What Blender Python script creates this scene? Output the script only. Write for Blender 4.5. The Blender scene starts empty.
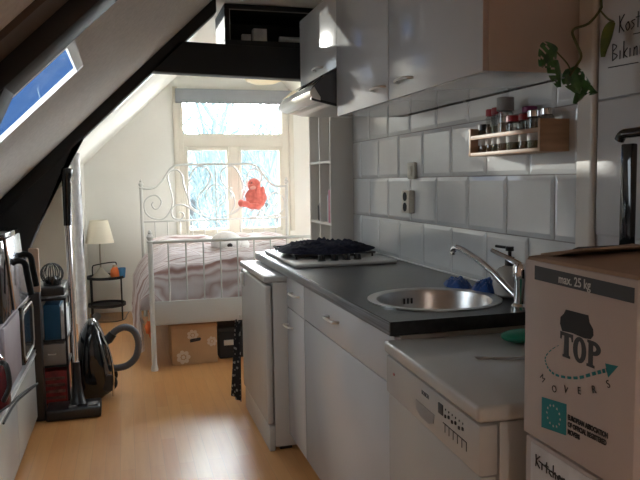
import bpy, bmesh, math, random
from mathutils import Vector, Matrix, noise
random.seed(7)
C = bpy.context.scene.collection
SC = bpy.context.scene
PI = math.pi

# ------------------------------------------------------------------ camera
cam = bpy.data.cameras.new('camera'); cam.sensor_width = 36; cam.lens = 38.25
cam.clip_start = .05; cam.clip_end = 200
camo = bpy.data.objects.new('camera', cam); C.objects.link(camo)
right = Vector((0.96102, -0.27607, -0.01494)); down = Vector((-0.03855, -0.08028, -0.99603)); fwd = Vector((0.27377, 0.95778, -0.08780))
R = Matrix((right, -down, -fwd)).transposed().to_4x4()
camo.matrix_world = Matrix.Translation((0, 0, 1.30)) @ R
SC.camera = camo
SC.view_settings.view_transform = 'Standard'; SC.view_settings.look = 'None'
SC.view_settings.gamma = 1; SC.view_settings.use_curve_mapping = False
SC.view_settings.exposure = 1.45

# ------------------------------------------------------------------ world: clear blue winter sky with a bright bank of cloud ahead and low
w = bpy.data.worlds.new('sky'); SC.world = w; w.use_nodes = True
nt = w.node_tree; nt.nodes.clear()
def N(t, **k):
    n = nt.nodes.new(t)
    for a, b in k.items(): setattr(n, a, b)
    return n
def mth(op, a, b=None, clamp=False):
    n = N('ShaderNodeMath', operation=op, use_clamp=clamp)
    for i, v in enumerate((a, b)):
        if v is None: continue
        if isinstance(v, (int, float)): n.inputs[i].default_value = v
        else: nt.links.new(v, n.inputs[i])
    return n.outputs[0]
tc = N('ShaderNodeTexCoord'); sp = N('ShaderNodeSeparateXYZ'); nt.links.new(tc.outputs['Generated'], sp.inputs[0])
x_, y_, z_ = sp.outputs
BLUE = (0.026, 0.07, 0.18); CLOUD = (0.93, 0.98, 1.0); BANK_S = 36.0; HIGH_S = 1.5; EAST_S = 3.6
az = mth('ARCTAN2', x_, y_)                                   # 0 is straight ahead, positive to the right
nz = N('ShaderNodeTexNoise'); nz.inputs['Scale'].default_value = 3.0; nz.inputs['Detail'].default_value = 4
nt.links.new(tc.outputs['Generated'], nz.inputs['Vector'])
wob = mth('MULTIPLY', mth('SUBTRACT', nz.outputs[0], .5), .10)
azw = mth('ADD', az, wob)
bank = mth('MULTIPLY', mth('MULTIPLY', mth('SUBTRACT', azw, .02), 22.0, True), mth('MULTIPLY', mth('SUBTRACT', 1.0, az), 3.0, True))   # bright low bank, right of straight ahead
bank = mth('MULTIPLY', bank, mth('MULTIPLY', mth('SUBTRACT', .75, z_), 3.0, True))
# hazy high cloud everywhere else, with a clear blue gap low on the left ahead
g1 = mth('MULTIPLY', mth('SUBTRACT', mth('ABSOLUTE', mth('ADD', azw, .22)), .22), 6.0, True)
g2 = mth('MULTIPLY', mth('SUBTRACT', z_, .32), 5.0, True)
high = mth('MAXIMUM', g1, g2)
mxa = N('ShaderNodeMix', data_type='RGBA'); nt.links.new(high, mxa.inputs[0])
mxa.inputs[6].default_value = (*BLUE, 1); mxa.inputs[7].default_value = (*[c * HIGH_S for c in (.86, .94, 1)], 1)
mx = N('ShaderNodeMix', data_type='RGBA'); nt.links.new(bank, mx.inputs[0])
mxe = N('ShaderNodeMix', data_type='RGBA'); nt.links.new(mth('MULTIPLY', mth('SUBTRACT', az, .35), 2.0, True), mxe.inputs[0])
nt.links.new(mxa.outputs[2], mxe.inputs[6]); mxe.inputs[7].default_value = (*[c * EAST_S for c in (.95, .97, 1)], 1)
nt.links.new(mxe.outputs[2], mx.inputs[6]); mx.inputs[7].default_value = (*[c * BANK_S for c in CLOUD], 1)
bg = N('ShaderNodeBackground'); nt.links.new(mx.outputs[2], bg.inputs[0]); bg.inputs[1].default_value = 1.0
wo = N('ShaderNodeOutputWorld'); nt.links.new(bg.outputs[0], wo.inputs[0])

# sun: low winter sun coming in through the far roof window on the left slope
sd = bpy.data.lights.new('sun', 'SUN'); sd.energy = 1.3; sd.angle = math.radians(.8); sd.color = (1, .95, .85)
so = bpy.data.objects.new('sun', sd); C.objects.link(so)
so.rotation_euler = Vector((-.50, 1.0, .185)).to_track_quat('Z', 'Y').to_euler(); so.location = (-6, 14, 4)

# daylight portals in the openings (they only help the sampling of the sky)
def portal(loc, direction, sx, sy):
    d = bpy.data.lights.new('daylight', 'AREA'); d.shape = 'RECTANGLE'; d.size = sx; d.size_y = sy
    d.cycles.is_portal = True
    o = bpy.data.objects.new('daylight', d); C.objects.link(o); o.location = loc
    o.rotation_euler = (-Vector(direction)).to_track_quat('Z', 'Y').to_euler()
portal((1.13, 7.26, 1.45), (0, -1, 0), 1.1, 1.5)
portal((2.62, 5.25, .96), (-1, 0, 0), .9, 1.5)
portal((.22, 4.50, 2.10), (.69, 0, -.72), .68, .56)

# ------------------------------------------------------------------ materials
def mat(name, col, rough=.5, metal=0, var=0, vscale=8, bump=0, bscale=60, emit=None, es=0, spec=None, coat=0, trans=0, sheen=0, stretch=None, col2=None, dist=.002):
    m = bpy.data.materials.new(name); m.use_nodes = True; t = m.node_tree; b = t.nodes['Principled BSDF']
    b.inputs['Base Color'].default_value = (*col, 1); b.inputs['Roughness'].default_value = rough
    b.inputs['Metallic'].default_value = metal
    if spec is not None: b.inputs['Specular IOR Level'].default_value = spec
    if coat: b.inputs['Coat Weight'].default_value = coat; b.inputs['Coat Roughness'].default_value = .05
    if trans: b.inputs['Transmission Weight'].default_value = trans
    if sheen: b.inputs['Sheen Weight'].default_value = sheen
    if emit: b.inputs['Emission Color'].default_value = (*emit, 1); b.inputs['Emission Strength'].default_value = es
    g = t.nodes.new('ShaderNodeTexCoord'); src = g.outputs['Object']
    if stretch:
        mp = t.nodes.new('ShaderNodeMapping'); mp.inputs['Scale'].default_value = stretch
        t.links.new(src, mp.inputs[0]); src = mp.outputs[0]
    if var or col2:
        n = t.nodes.new('ShaderNodeTexNoise'); n.inputs['Scale'].default_value = vscale; n.inputs['Detail'].default_value = 5
        t.links.new(src, n.inputs['Vector'])
        r = t.nodes.new('ShaderNodeValToRGB'); c2 = col2 or tuple(c * (1 - var) for c in col)
        r.color_ramp.elements[0].position = .35; r.color_ramp.elements[1].position = .65
        r.color_ramp.elements[0].color = (*c2, 1); r.color_ramp.elements[1].color = (*[min(1, c * (1 + var * .4)) for c in col], 1)
        t.links.new(n.outputs[0], r.inputs[0]); t.links.new(r.outputs[0], b.inputs['Base Color'])
    if bump:
        n = t.nodes.new('ShaderNodeTexNoise'); n.inputs['Scale'].default_value = bscale; n.inputs['Detail'].default_value = 4
        t.links.new(src, n.inputs['Vector'])
        bp = t.nodes.new('ShaderNodeBump'); bp.inputs['Strength'].default_value = bump; bp.inputs['Distance'].default_value = dist
        t.links.new(n.outputs[0], bp.inputs['Height']); t.links.new(bp.outputs[0], b.inputs['Normal'])
    return m

M = {}
M['wall'] = mat('cream_plaster', (.84, .82, .76), .8, var=.04, vscale=2, bump=.2, bscale=30)
M['slope'] = mat('stippled_plaster', (.74, .73, .70), .85, var=.08, vscale=40, bump=.8, bscale=90, dist=.004)
M['ceil'] = mat('ceiling_plaster', (.84, .82, .74), .8, var=.04, vscale=3)
M['beam'] = mat('black_painted_timber', (.012, .013, .015), .55, var=.3, vscale=6, bump=.3, bscale=20)
M['tile'] = mat('glazed_white_tile', (.66, .67, .67), .06, var=.05, vscale=3, bump=.08, bscale=6, coat=.3)
M['grout'] = mat('grey_grout', (.30, .29, .28), .9)
M['door'] = mat('white_lacquer_front', (.55, .55, .555), .15, var=.02, vscale=3, bump=.08, bscale=2.5)
M['carcass'] = mat('white_melamine', (.70, .66, .61), .35, var=.02, vscale=3)
M['edge'] = mat('pinkish_edge_band', (.60, .47, .42), .4)
M['kwhite'] = mat('white_enamel', (.50, .49, .465), .25, var=.03, vscale=4)
M['panelwhite'] = mat('white_board', (.55, .54, .54), .35, var=.06, vscale=2, bump=.1, bscale=8)
M['worktop'] = mat('dark_slate_laminate', (.028, .030, .033), .30, var=.35, vscale=60, bump=.15, bscale=200)
M['worktop_edge'] = mat('worktop_edge_grain', (.05, .05, .055), .3, var=.5, vscale=30, stretch=(1, 1, 8), bump=.2)
M['steel'] = mat('brushed_steel', (.62, .61, .60), .28, 1, var=.08, vscale=20, stretch=(1, 1, 1))
M['chrome'] = mat('chrome', (.80, .80, .82), .08, 1)
M['alu'] = mat('aluminium', (.72, .71, .68), .35, 1)
M['black'] = mat('black_plastic', (.012, .012, .013), .3, var=.1)
M['gloss_black'] = mat('glossy_black_plastic', (.008, .010, .012), .08, coat=.5, var=.1)
M['hose'] = mat('grey_rubber_hose', (.10, .10, .11), .4)
M['dark_glass'] = mat('smoked_glass', (.03, .033, .036), .12, coat=.5)
M['bedmetal'] = mat('white_powder_coat', (.60, .59, .55), .4)
M['white'] = mat('white_plastic', (.75, .75, .74), .35)
M['grey'] = mat('grey_plastic', (.25, .25, .25), .4)
M['blind'] = mat('grey_roller_fabric', (.30, .315, .33), .8, var=.05, vscale=5)
M['wframe'] = mat('cream_window_paint', (.70, .65, .55), .45, var=.04, vscale=5)
M['cardboard'] = mat('plain_cardboard', (.50, .445, .42), .85, var=.08, vscale=3, bump=.3, bscale=40, stretch=(1, 1, .12))
M['cardin'] = mat('brown_cardboard', (.34, .23, .16), .9, var=.15, vscale=6)
M['blackink'] = mat('black_ink', (.015, .015, .016), .7)
M['tealink'] = mat('teal_ink', (.01, .20, .22), .7)
M['whiteink'] = mat('white_ink', (.50, .50, .48), .7)
M['darkband'] = mat('charcoal_ink', (.030, .034, .038), .6)
M['pen'] = mat('marker_pen', (.03, .03, .03), .6)
M['wood'] = mat('birch_wood', (.46, .29, .18), .5, var=.18, vscale=8, stretch=(1, 1, 8), bump=.1)
M['redcap'] = mat('red_cap', (.30, .012, .02), .35)
M['purplecap'] = mat('purple_cap', (.20, .01, .10), .35)
M['spice_brown'] = mat('brown_spice', (.16, .08, .035), .8, var=.3, vscale=80)
M['spice_green'] = mat('green_herbs', (.10, .11, .05), .8, var=.3, vscale=80)
M['label'] = mat('paper_label', (.6, .58, .55), .7, var=.25, vscale=40)
M['leaf'] = mat('monstera_leaf', (.06, .19, .045), .3, col2=(.02, .08, .025), vscale=30, coat=.2)
M['leafy'] = mat('yellow_green_leaf', (.16, .20, .04), .4, col2=(.07, .12, .03), vscale=30)
M['stem'] = mat('plant_stem', (.10, .11, .03), .5, var=.2)
M['blue'] = mat('blue_microfibre', (.02, .09, .33), .9, var=.3, vscale=20, bump=.6, bscale=80, sheen=.4)
M['navy'] = mat('navy_patterned_cotton', (.005, .005, .014), .9, col2=(.018, .018, .038), spec=.15, vscale=60, bump=.5, bscale=40)
M['towel'] = mat('black_dotted_cotton', (.03, .03, .035), .9, var=.3, vscale=30)
M['green'] = mat('green_silicone', (.01, .22, .13), .45)
M['coral'] = mat('coral_plush', (.80, .20, .15), .95, col2=(.60, .12, .09), vscale=25, bump=.9, bscale=80, sheen=.5)
M['plush'] = mat('white_plush', (.78, .74, .70), .95, bump=.7, bscale=80, sheen=.3, var=.08, vscale=20)
M['orange'] = mat('orange_plastic', (.75, .17, .04), .5, var=.15)
M['lightblue'] = mat('blue_plastic', (.06, .25, .50), .45)
M['shade'] = mat('cream_lamp_shade', (.80, .74, .60), .8, bump=.3, bscale=40, stretch=(1, 1, .1))
M['lampbase'] = mat('taupe_ceramic', (.36, .32, .26), .5)
M['blackmetal'] = mat('black_metal', (.02, .02, .022), .4, .3)
M['red'] = mat('red_plastic', (.28, .02, .02), .5, var=.5, vscale=18)
M['binder'] = mat('teal_blue_card', (.01, .10, .21), .6, var=.1)
M['paper'] = mat('paper', (.68, .68, .68), .8, var=.2, vscale=14)
M['film'] = mat('clear_plastic_film', (.78, .78, .79), .15, bump=1, bscale=25, dist=.01, var=.15, vscale=18)
M['pinkgrey'] = mat('mauve_grey_enamel', (.30, .25, .27), .4, var=.1)
M['pinkwood'] = mat('pale_beech', (.62, .42, .30), .6, var=.1)
M['pole'] = mat('satin_pole', (.45, .45, .46), .25, .9)
M['bark'] = mat('bare_bark', (.20, .27, .28), .9, var=.2)
M['facade'] = mat('pale_render', (.5, .55, .58), .9, var=.1, vscale=.6)
M['rooftile'] = mat('slate_roof', (.15, .2, .25), .8, var=.2, vscale=4)
M['bulb'] = mat('added_lamp_bulb', (1, .8, .6), .5, emit=(1, .84, .75), es=140)  # glow of the unseen lamp added behind the camera
M['sealnose'] = mat('black_nose', (.02, .015, .015), .3)

def glass(name, tint=(1, 1, 1), gl=.08):
    m = bpy.data.materials.new(name); m.use_nodes = True; t = m.node_tree; t.nodes.clear()
    tr = t.nodes.new('ShaderNodeBsdfTransparent'); tr.inputs[0].default_value = (*tint, 1)
    gs = t.nodes.new('ShaderNodeBsdfGlossy'); gs.inputs['Roughness'].default_value = .03
    n = t.nodes.new('ShaderNodeTexNoise'); n.inputs['Scale'].default_value = 2
    ml = t.nodes.new('ShaderNodeMath'); ml.operation = 'MULTIPLY'; ml.inputs[1].default_value = gl * 2; t.links.new(n.outputs[0], ml.inputs[0])
    mi = t.nodes.new('ShaderNodeMixShader'); t.links.new(ml.outputs[0], mi.inputs[0])
    t.links.new(tr.outputs[0], mi.inputs[1]); t.links.new(gs.outputs[0], mi.inputs[2])
    o = t.nodes.new('ShaderNodeOutputMaterial'); t.links.new(mi.outputs[0], o.inputs[0]); return m
M['pane'] = glass('window_glass', (.97, .99, 1), .05)
M['jarglass'] = glass('jar_glass', (.75, .77, .76), .2)

def floor_mat():
    m = bpy.data.materials.new('oak_laminate'); m.use_nodes = True; t = m.node_tree; b = t.nodes['Principled BSDF']
    g = t.nodes.new('ShaderNodeNewGeometry'); s = t.nodes.new('ShaderNodeSeparateXYZ'); t.links.new(g.outputs['Position'], s.inputs[0])
    c = t.nodes.new('ShaderNodeCombineXYZ'); t.links.new(s.outputs[1], c.inputs[0]); t.links.new(s.outputs[0], c.inputs[1])
    br = t.nodes.new('ShaderNodeTexBrick'); br.inputs['Scale'].default_value = 1; br.inputs['Brick Width'].default_value = .52
    br.inputs['Row Height'].default_value = .066; br.inputs['Mortar Size'].default_value = .0012; br.offset = .37; br.inputs['Bias'].default_value = .1
    br.inputs['Color1'].default_value = (.56, .255, .088, 1); br.inputs['Color2'].default_value = (.60, .305, .115, 1); br.inputs['Mortar'].default_value = (.48, .25, .10, 1)
    t.links.new(c.outputs[0], br.inputs[0])
    mp = t.nodes.new('ShaderNodeMapping'); mp.inputs['Scale'].default_value = (3, 45, 1); t.links.new(c.outputs[0], mp.inputs[0])
    n = t.nodes.new('ShaderNodeTexNoise'); n.inputs['Scale'].default_value = 1; n.inputs['Detail'].default_value = 6; t.links.new(mp.outputs[0], n.inputs['Vector'])
    mi = t.nodes.new('ShaderNodeMix'); mi.data_type = 'RGBA'; mi.blend_type = 'MULTIPLY'; mi.inputs[0].default_value = .18
    r = t.nodes.new('ShaderNodeValToRGB'); r.color_ramp.elements[0].color = (.6, .5, .45, 1); r.color_ramp.elements[0].position = .3; r.color_ramp.elements[1].position = .6
    t.links.new(n.outputs[0], r.inputs[0]); t.links.new(br.outputs[0], mi.inputs[6]); t.links.new(r.outputs[0], mi.inputs[7])
    t.links.new(mi.outputs[2], b.inputs['Base Color']); b.inputs['Roughness'].default_value = .33
    bp = t.nodes.new('ShaderNodeBump'); bp.inputs['Strength'].default_value = .06; bp.inputs['Distance'].default_value = .001
    t.links.new(n.outputs[0], bp.inputs['Height']); t.links.new(bp.outputs[0], b.inputs['Normal']); return m
M['floor'] = floor_mat()

def stripe_mat(name, cols, scale, axis='X', distortion=3.0, rough=.9):
    m = bpy.data.materials.new(name); m.use_nodes = True; t = m.node_tree; b = t.nodes['Principled BSDF']
    uv = t.nodes.new('ShaderNodeTexCoord')
    wv = t.nodes.new('ShaderNodeTexWave'); wv.bands_direction = axis; wv.inputs['Scale'].default_value = scale
    wv.inputs['Distortion'].default_value = distortion; wv.inputs['Detail'].default_value = 3; wv.inputs['Detail Scale'].default_value = .8
    t.links.new(uv.outputs['Object'], wv.inputs['Vector'])
    r = t.nodes.new('ShaderNodeValToRGB'); e = r.color_ramp.elements
    e[0].position = 0; e[0].color = (*cols[0], 1); e[1].position = 1; e[1].color = (*cols[-1], 1)
    for i, cc in enumerate(cols[1:-1]):
        k = e.new((i + 1) / (len(cols) - 1)); k.color = (*cc, 1)
    t.links.new(wv.outputs[0], r.inputs[0]); t.links.new(r.outputs[0], b.inputs['Base Color'])
    b.inputs['Roughness'].default_value = rough; b.inputs['Sheen Weight'].default_value = .3
    return m
M['duvet'] = stripe_mat('pink_striped_cotton', [(.38, .22, .19), (.74, .64, .62), (.78, .73, .72), (.52, .37, .34), (.76, .70, .69)], 3.2, 'Y', 3.5)

def dots_mat(name, base, dot, scale, thr, rough=.85):
    m = bpy.data.materials.new(name); m.use_nodes = True; t = m.node_tree; b = t.nodes['Principled BSDF']
    uv = t.nodes.new('ShaderNodeTexCoord'); v = t.nodes.new('ShaderNodeTexVoronoi'); v.inputs['Scale'].default_value = scale
    t.links.new(uv.outputs['Object'], v.inputs['Vector'])
    r = t.nodes.new('ShaderNodeValToRGB'); r.color_ramp.elements[0].position = thr; r.color_ramp.elements[0].color = (*dot, 1)
    r.color_ramp.elements[1].position = thr + .02; r.color_ramp.elements[1].color = (*base, 1)
    t.links.new(v.outputs[0], r.inputs[0]); t.links.new(r.outputs[0], b.inputs['Base Color']); b.inputs['Roughness'].default_value = rough
    return m
M['dotted'] = dots_mat('black_cotton_white_dots', (.02, .02, .024), (.35, .34, .33), 38, .30)

# ------------------------------------------------------------------ mesh builder
class MB:
    def __init__(s): s.bm = bmesh.new()
    def _xf(s, vs, m):
        if m is not None: bmesh.ops.transform(s.bm, matrix=m, verts=vs)
    def box(s, x0, x1, y0, y1, z0, z1, bev=0, seg=2, m=None):
        r = bmesh.ops.create_cube(s.bm, size=1); vs = r['verts']
        for v in vs: v.co = Vector(((x0 + x1) / 2 + v.co.x * (x1 - x0), (y0 + y1) / 2 + v.co.y * (y1 - y0), (z0 + z1) / 2 + v.co.z * (z1 - z0)))
        s._xf(vs, m)
        if bev:
            es = list({e for v in vs for e in v.link_edges})
            bmesh.ops.bevel(s.bm, geom=es, offset=bev, segments=seg, affect='EDGES', profile=.5)
        return s
    def prism(s, pts, axis, lo, hi, bev=0, m=None):
        def P3(a, b, c): return {'x': (c, a, b), 'y': (a, c, b), 'z': (a, b, c)}[axis]
        v0 = [s.bm.verts.new(P3(a, b, lo)) for a, b in pts]; v1 = [s.bm.verts.new(P3(a, b, hi)) for a, b in pts]
        n = len(pts); fs = [s.bm.faces.new(v0), s.bm.faces.new(list(reversed(v1)))]
        for i in range(n): fs.append(s.bm.faces.new((v0[(i + 1) % n], v0[i], v1[i], v1[(i + 1) % n])))
        bmesh.ops.recalc_face_normals(s.bm, faces=fs)
        s._xf(v0 + v1, m)
        if bev:
            es = list({e for f in fs for e in f.edges})
            bmesh.ops.bevel(s.bm, geom=es, offset=bev, segments=2, affect='EDGES', profile=.5)
        return s
    def tube(s, pts, r, seg=8, caps=True, closed=False):
        P = [Vector(p) for p in pts]; n = len(P); rr = r if isinstance(r, (list, tuple)) else [r] * n
        rings = []; up = None
        for i in range(n):
            a = P[(i - 1) % n] if (i > 0 or closed) else P[i]; b = P[(i + 1) % n] if (i < n - 1 or closed) else P[i]
            t = (b - a); t = t.normalized() if t.length > 1e-9 else Vector((0, 0, 1))
            if up is None: up = Vector((0, 0, 1)) if abs(t.z) < .9 else Vector((1, 0, 0))
            u = up - t * up.dot(t)
            if u.length < 1e-6: u = t.orthogonal()
            u.normalize(); v = t.cross(u); up = u
            rings.append([s.bm.verts.new(P[i] + (u * math.cos(2 * PI * k / seg) + v * math.sin(2 * PI * k / seg)) * rr[i]) for k in range(seg)])
        for i in range(n if closed else n - 1):
            A, B = rings[i], rings[(i + 1) % n]
            for k in range(seg): s.bm.faces.new((A[k], A[(k + 1) % seg], B[(k + 1) % seg], B[k]))
        if caps and not closed: s.bm.faces.new(list(reversed(rings[0]))); s.bm.faces.new(rings[-1])
        return s
    def lathe(s, prof, c=(0, 0, 0), seg=24, m=None, caps=True, sx=1, sy=1):
        rings = []; allv = []
        for r, z in prof:
            ring = [s.bm.verts.new((c[0] + sx * r * math.cos(2 * PI * k / seg), c[1] + sy * r * math.sin(2 * PI * k / seg), c[2] + z)) for k in range(seg)]
            rings.append(ring); allv += ring
        for A, B in zip(rings, rings[1:]):
            for k in range(seg): s.bm.faces.new((A[k], A[(k + 1) % seg], B[(k + 1) % seg], B[k]))
        if caps: s.bm.faces.new(list(reversed(rings[0]))); s.bm.faces.new(rings[-1])
        s._xf(allv, m); return s
    def ball(s, c, r, seg=16, m=None, jitter=0):
        rx, ry, rz = r if isinstance(r, (tuple, list)) else (r, r, r)
        g = bmesh.ops.create_uvsphere(s.bm, u_segments=seg, v_segments=max(6, seg * 2 // 3), radius=1)['verts']
        for v in g:
            k = 1 + jitter * noise.noise(v.co * 2.3 + Vector(c))
            v.co = Vector((v.co.x * rx * k, v.co.y * ry * k, v.co.z * rz * k))
        s._xf(g, m)
        for v in g: v.co += Vector(c)
        return s
    def grid(s, rows):
        V = [[s.bm.verts.new(p) for p in r] for r in rows]
        for a, b in zip(V, V[1:]):
            for i in range(len(a) - 1): s.bm.faces.new((a[i], a[i + 1], b[i + 1], b[i]))
        return s
    def poly(s, pts): s.bm.faces.new([s.bm.verts.new(p) for p in pts]); return s

def smooth_path(pts, k=6, closed=False):
    P = [Vector(p) for p in pts]; n = len(P); out = []
    rng = range(n if closed else n - 1)
    for i in rng:
        p0 = P[(i - 1) % n] if (closed or i > 0) else P[0]; p1 = P[i]; p2 = P[(i + 1) % n]; p3 = P[(i + 2) % n] if (closed or i < n - 2) else P[-1]
        for j in range(k):
            t = j / k
            out.append(.5 * ((2 * p1) + (p2 - p0) * t + (2 * p0 - 5 * p1 + 4 * p2 - p3) * t * t + (3 * p1 - p0 - 3 * p2 + p3) * t ** 3))
    if not closed: out.append(P[-1])
    return out

ROOT = {}
def finish(name, mb, m, off, parent=None, smooth=True, angle=35):
    bm = mb.bm
    bmesh.ops.recalc_face_normals(bm, faces=bm.faces)
    if off.length: bmesh.ops.translate(bm, vec=-off, verts=bm.verts)
    me = bpy.data.meshes.new(name); bm.to_mesh(me); bm.free(); me.materials.append(M[m] if isinstance(m, str) else m)
    if smooth: me.shade_smooth(); me.set_sharp_from_angle(angle=math.radians(angle))
    o = bpy.data.objects.new(name, me); C.objects.link(o)
    if parent is not None: o.parent = parent
    return o
def thing(name, label, cat, loc=(0, 0, 0), rz=0, group=None, local=False):
    o = bpy.data.objects.new(name, None); C.objects.link(o); o.location = loc; o.rotation_euler = (0, 0, rz)
    o.empty_display_size = .05
    o['label'] = label; o['category'] = cat
    if group: o['group'] = group
    ROOT[o.name] = Vector((0, 0, 0)) if local else Vector(loc)
    return o
def part(p, name, mb, m, label=None, **k):
    off = ROOT[p.name]; o = finish(name, mb, m, off, p, **k); ROOT[o.name] = off
    if label: o['label'] = label
    return o
def single(name, mb, m, label, cat, loc=(0, 0, 0), group=None, **k):
    o = finish(name, mb, m, Vector(loc), None, **k); o.location = loc; o['label'] = label; o['category'] = cat
    if group: o['group'] = group
    ROOT[o.name] = Vector(loc); return o
def struct(name, mb, m, **k):
    k.setdefault('smooth', False)
    o = finish(name, mb, m, Vector((0, 0, 0)), None, **k); o['kind'] = 'structure'; ROOT[o.name] = Vector((0, 0, 0)); return o
def text_mb(s, size, mtx, bold=0, ext=.0006, sx=1, align='LEFT', shear=0):
    cu = bpy.data.curves.new('txt', 'FONT'); cu.body = s; cu.size = size; cu.extrude = ext; cu.offset = bold; cu.align_x = align; cu.shear = shear; cu.resolution_u = 3
    o = bpy.data.objects.new('txt', cu); C.objects.link(o)
    bpy.context.view_layer.update(); dg = bpy.context.evaluated_depsgraph_get()
    me = bpy.data.meshes.new_from_object(o.evaluated_get(dg))
    mb = MB(); mb.bm.from_mesh(me)
    bmesh.ops.transform(mb.bm, matrix=mtx @ Matrix.Diagonal((sx, 1, 1, 1)), verts=mb.bm.verts)
    bpy.data.objects.remove(o); bpy.data.curves.remove(cu); bpy.data.meshes.remove(me)
    return mb
def face_left(x, y, z, rot=0):      # lettering on a face that looks towards -X; text runs towards -Y
    B = Matrix(((0, 0, -1), (-1, 0, 0), (0, 1, 0))).to_4x4()
    return Matrix.Translation((x, y, z)) @ B @ Matrix.Rotation(rot, 4, 'Z')
def join_mb(a, b):
    me = bpy.data.meshes.new('tmp'); b.bm.to_mesh(me); a.bm.from_mesh(me); b.bm.free(); bpy.data.meshes.remove(me); return a

# ------------------------------------------------------------------ the room
RX = lambda z: (z - 1.838) / .951            # where the left slope is at height z
RZ = lambda x: 1.838 + .951 * x
XC, ZC = .549, 2.36
struct('floor', MB().box(-1.3, 2.7, -2.2, 7.4, -.1, 0), 'floor')
# back wall with its window opening
WX0, WX1, WZ0, WZ1 = .55, 1.70, .71, 2.24
b = MB(); b.prism([(-1.25, 0), (WX0, 0), (WX0, 2.40), (XC, 2.40), (-1.25, RZ(-1.25) + .03)], 'y', 7.1, 7.36).prism([(WX1, 0), (2.6, 0), (2.6, 1.4), (WX1, 2.40)], 'y', 7.1, 7.36).box(WX0, WX1, 7.1, 7.36, 0, WZ0).box(WX0, WX1, 7.1, 7.36, WZ1, 2.40)
struct('wall_back', b, 'wall')
struct('wall_left', MB().box(-1.25, -1.02, -2.2, 7.1, 0, .868), 'wall')
struct('wall_right', MB().box(1.31, 1.55, -2.2, 4.35, 0, 2.36), 'panelwhite')
struct('wall_bedroom_right', MB().box(2.5, 2.6, 4.35, 4.5, 0, 1.6).box(2.5, 2.6, 6.0, 7.1, 0, 1.6).box(2.5, 2.6, 4.5, 6.0, 0, .5).box(2.5, 2.6, 4.5, 6.0, 1.42, 1.6), 'wall')
w4 = struct('added_window_4', MB().box(2.53, 2.58, 4.5, 4.55, .5, 1.42).box(2.53, 2.58, 5.95, 6.0, .5, 1.42).box(2.53, 2.58, 4.55, 5.95, .5, .55).box(2.53, 2.58, 4.55, 5.95, 1.37, 1.42).box(2.53, 2.58, 5.22, 5.28, .55, 1.37), 'white')  # unseen window, added to bring more daylight into the bedroom
struct('wall_bedroom_front', MB().box(1.55, 2.5, 4.15, 4.35, 0, 2.36), 'wall')
struct('wall_rear', MB().box(-1.3, 1.55, -2.4, -2.2, 0, 2.6), 'wall')
TH = .012   # roof thickness, straight up
def slope(mb, x0, x1, y0, y1, o=0, th=TH):
    pts = [(x0, RZ(x0) + o), (x1, RZ(x1) + o), (x1, RZ(x1) + o + th), (x0, RZ(x0) + o + th)]
    return mb.prism(pts, 'y', y0, y1)
def slope_holed(name, y0, y1, hx0, hx1, hy0, hy1, m):
    mb = MB(); X0, X1 = -1.25, XC + .05
    slope(mb, X0, X1, y0, hy0); slope(mb, X0, X1, hy1, y1); slope(mb, X0, hx0, hy0, hy1); slope(mb, hx1, X1, hy0, hy1)
    # outer roof layer set back from the opening
    o_ = .013; g_ = .32; ya, yb = max(y0, hy0 - .05), min(y1, hy1 + g_)
    slope(mb, X0, X1, y0, ya, o_, .06); slope(mb, X0, X1, yb, y1, o_, .06)
    return struct(name, mb, m)
slope_holed('ceiling_slope_kitchen', -2.2, 4.10, -.86, -.125, 2.13, 2.60, 'slope')
slope_holed('ceiling_slope_bedroom', 4.10, 7.1, -.06, .53, 4.16, 4.92, 'ceil')
struct('ceiling', MB().box(XC - .02, 1.66, -2.2, 7.1, ZC, ZC + .1), 'ceil')
RS = lambda x: 2.36 - (x - 1.61) * 1.0
struct('ceiling_slope_right', MB().prism([(1.61, 2.36), (2.6, RS(2.6)), (2.6, RS(2.6) + .2), (1.61, 2.56)], 'y', 4.35, 7.1), 'ceil')
struct('baseboard_back', MB().box(-1.0, 2.5, 7.085, 7.1, 0, .07, .003), 'wall')

# plastic-wrapped boxed pipe column in the far left corner
b = MB().box(-.50, -.375, 6.62, 7.1, 0, 1.478)
struct('trim_1', b, 'wall')

# roof windows
def roof_window(name, x0, x1, y0, y1):
    def P(x, y, n=0): return Vector((x - n * .689, y, RZ(x) + n * .725))
    fr = MB(); pn = MB()
    def bar(xa, xb, ya, yb, n0, n1):
        V = [fr.bm.verts.new(P(x, y, n)) for n in (n0, n1) for x, y in ((xa, ya), (xb, ya), (xb, yb), (xa, yb))]
        for f in ((0, 1, 2, 3), (7, 6, 5, 4), (0, 4, 5, 1), (1, 5, 6, 2), (2, 6, 7, 3), (3, 7, 4, 0)): fr.bm.faces.new([V[i] for i in f])
    t = .022
    bar(x0, x1, y0, y0 + t, -.004, .012); bar(x0, x1, y1 - .010, y1, -.004, .012); bar(x0, x0 + t, y0 + t, y1 - t, -.004, .012); bar(x1 - t, x1, y0 + t, y1 - t, -.004, .012)
    f = struct(name, fr, 'white')
    V = [pn.bm.verts.new(P(x, y, n)) for n in (.004, .007) for x, y in ((x0 + t, y0 + t), (x1 - t, y0 + t), (x1 - t, y1 - t), (x0 + t, y1 - t))]
    for q in ((0, 1, 2, 3), (7, 6, 5, 4), (0, 4, 5, 1), (1, 5, 6, 2), (2, 6, 7, 3), (3, 7, 4, 0)): pn.bm.faces.new([V[i] for i in q])
    part(f, 'pane', pn, 'pane', smooth=False)
roof_window('window_2', -.86, -.125, 2.13, 2.60)
roof_window('window_3', -.06, .53, 4.16, 4.92)  # mostly hidden roof window, added where the cabinet sun patches point

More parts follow.
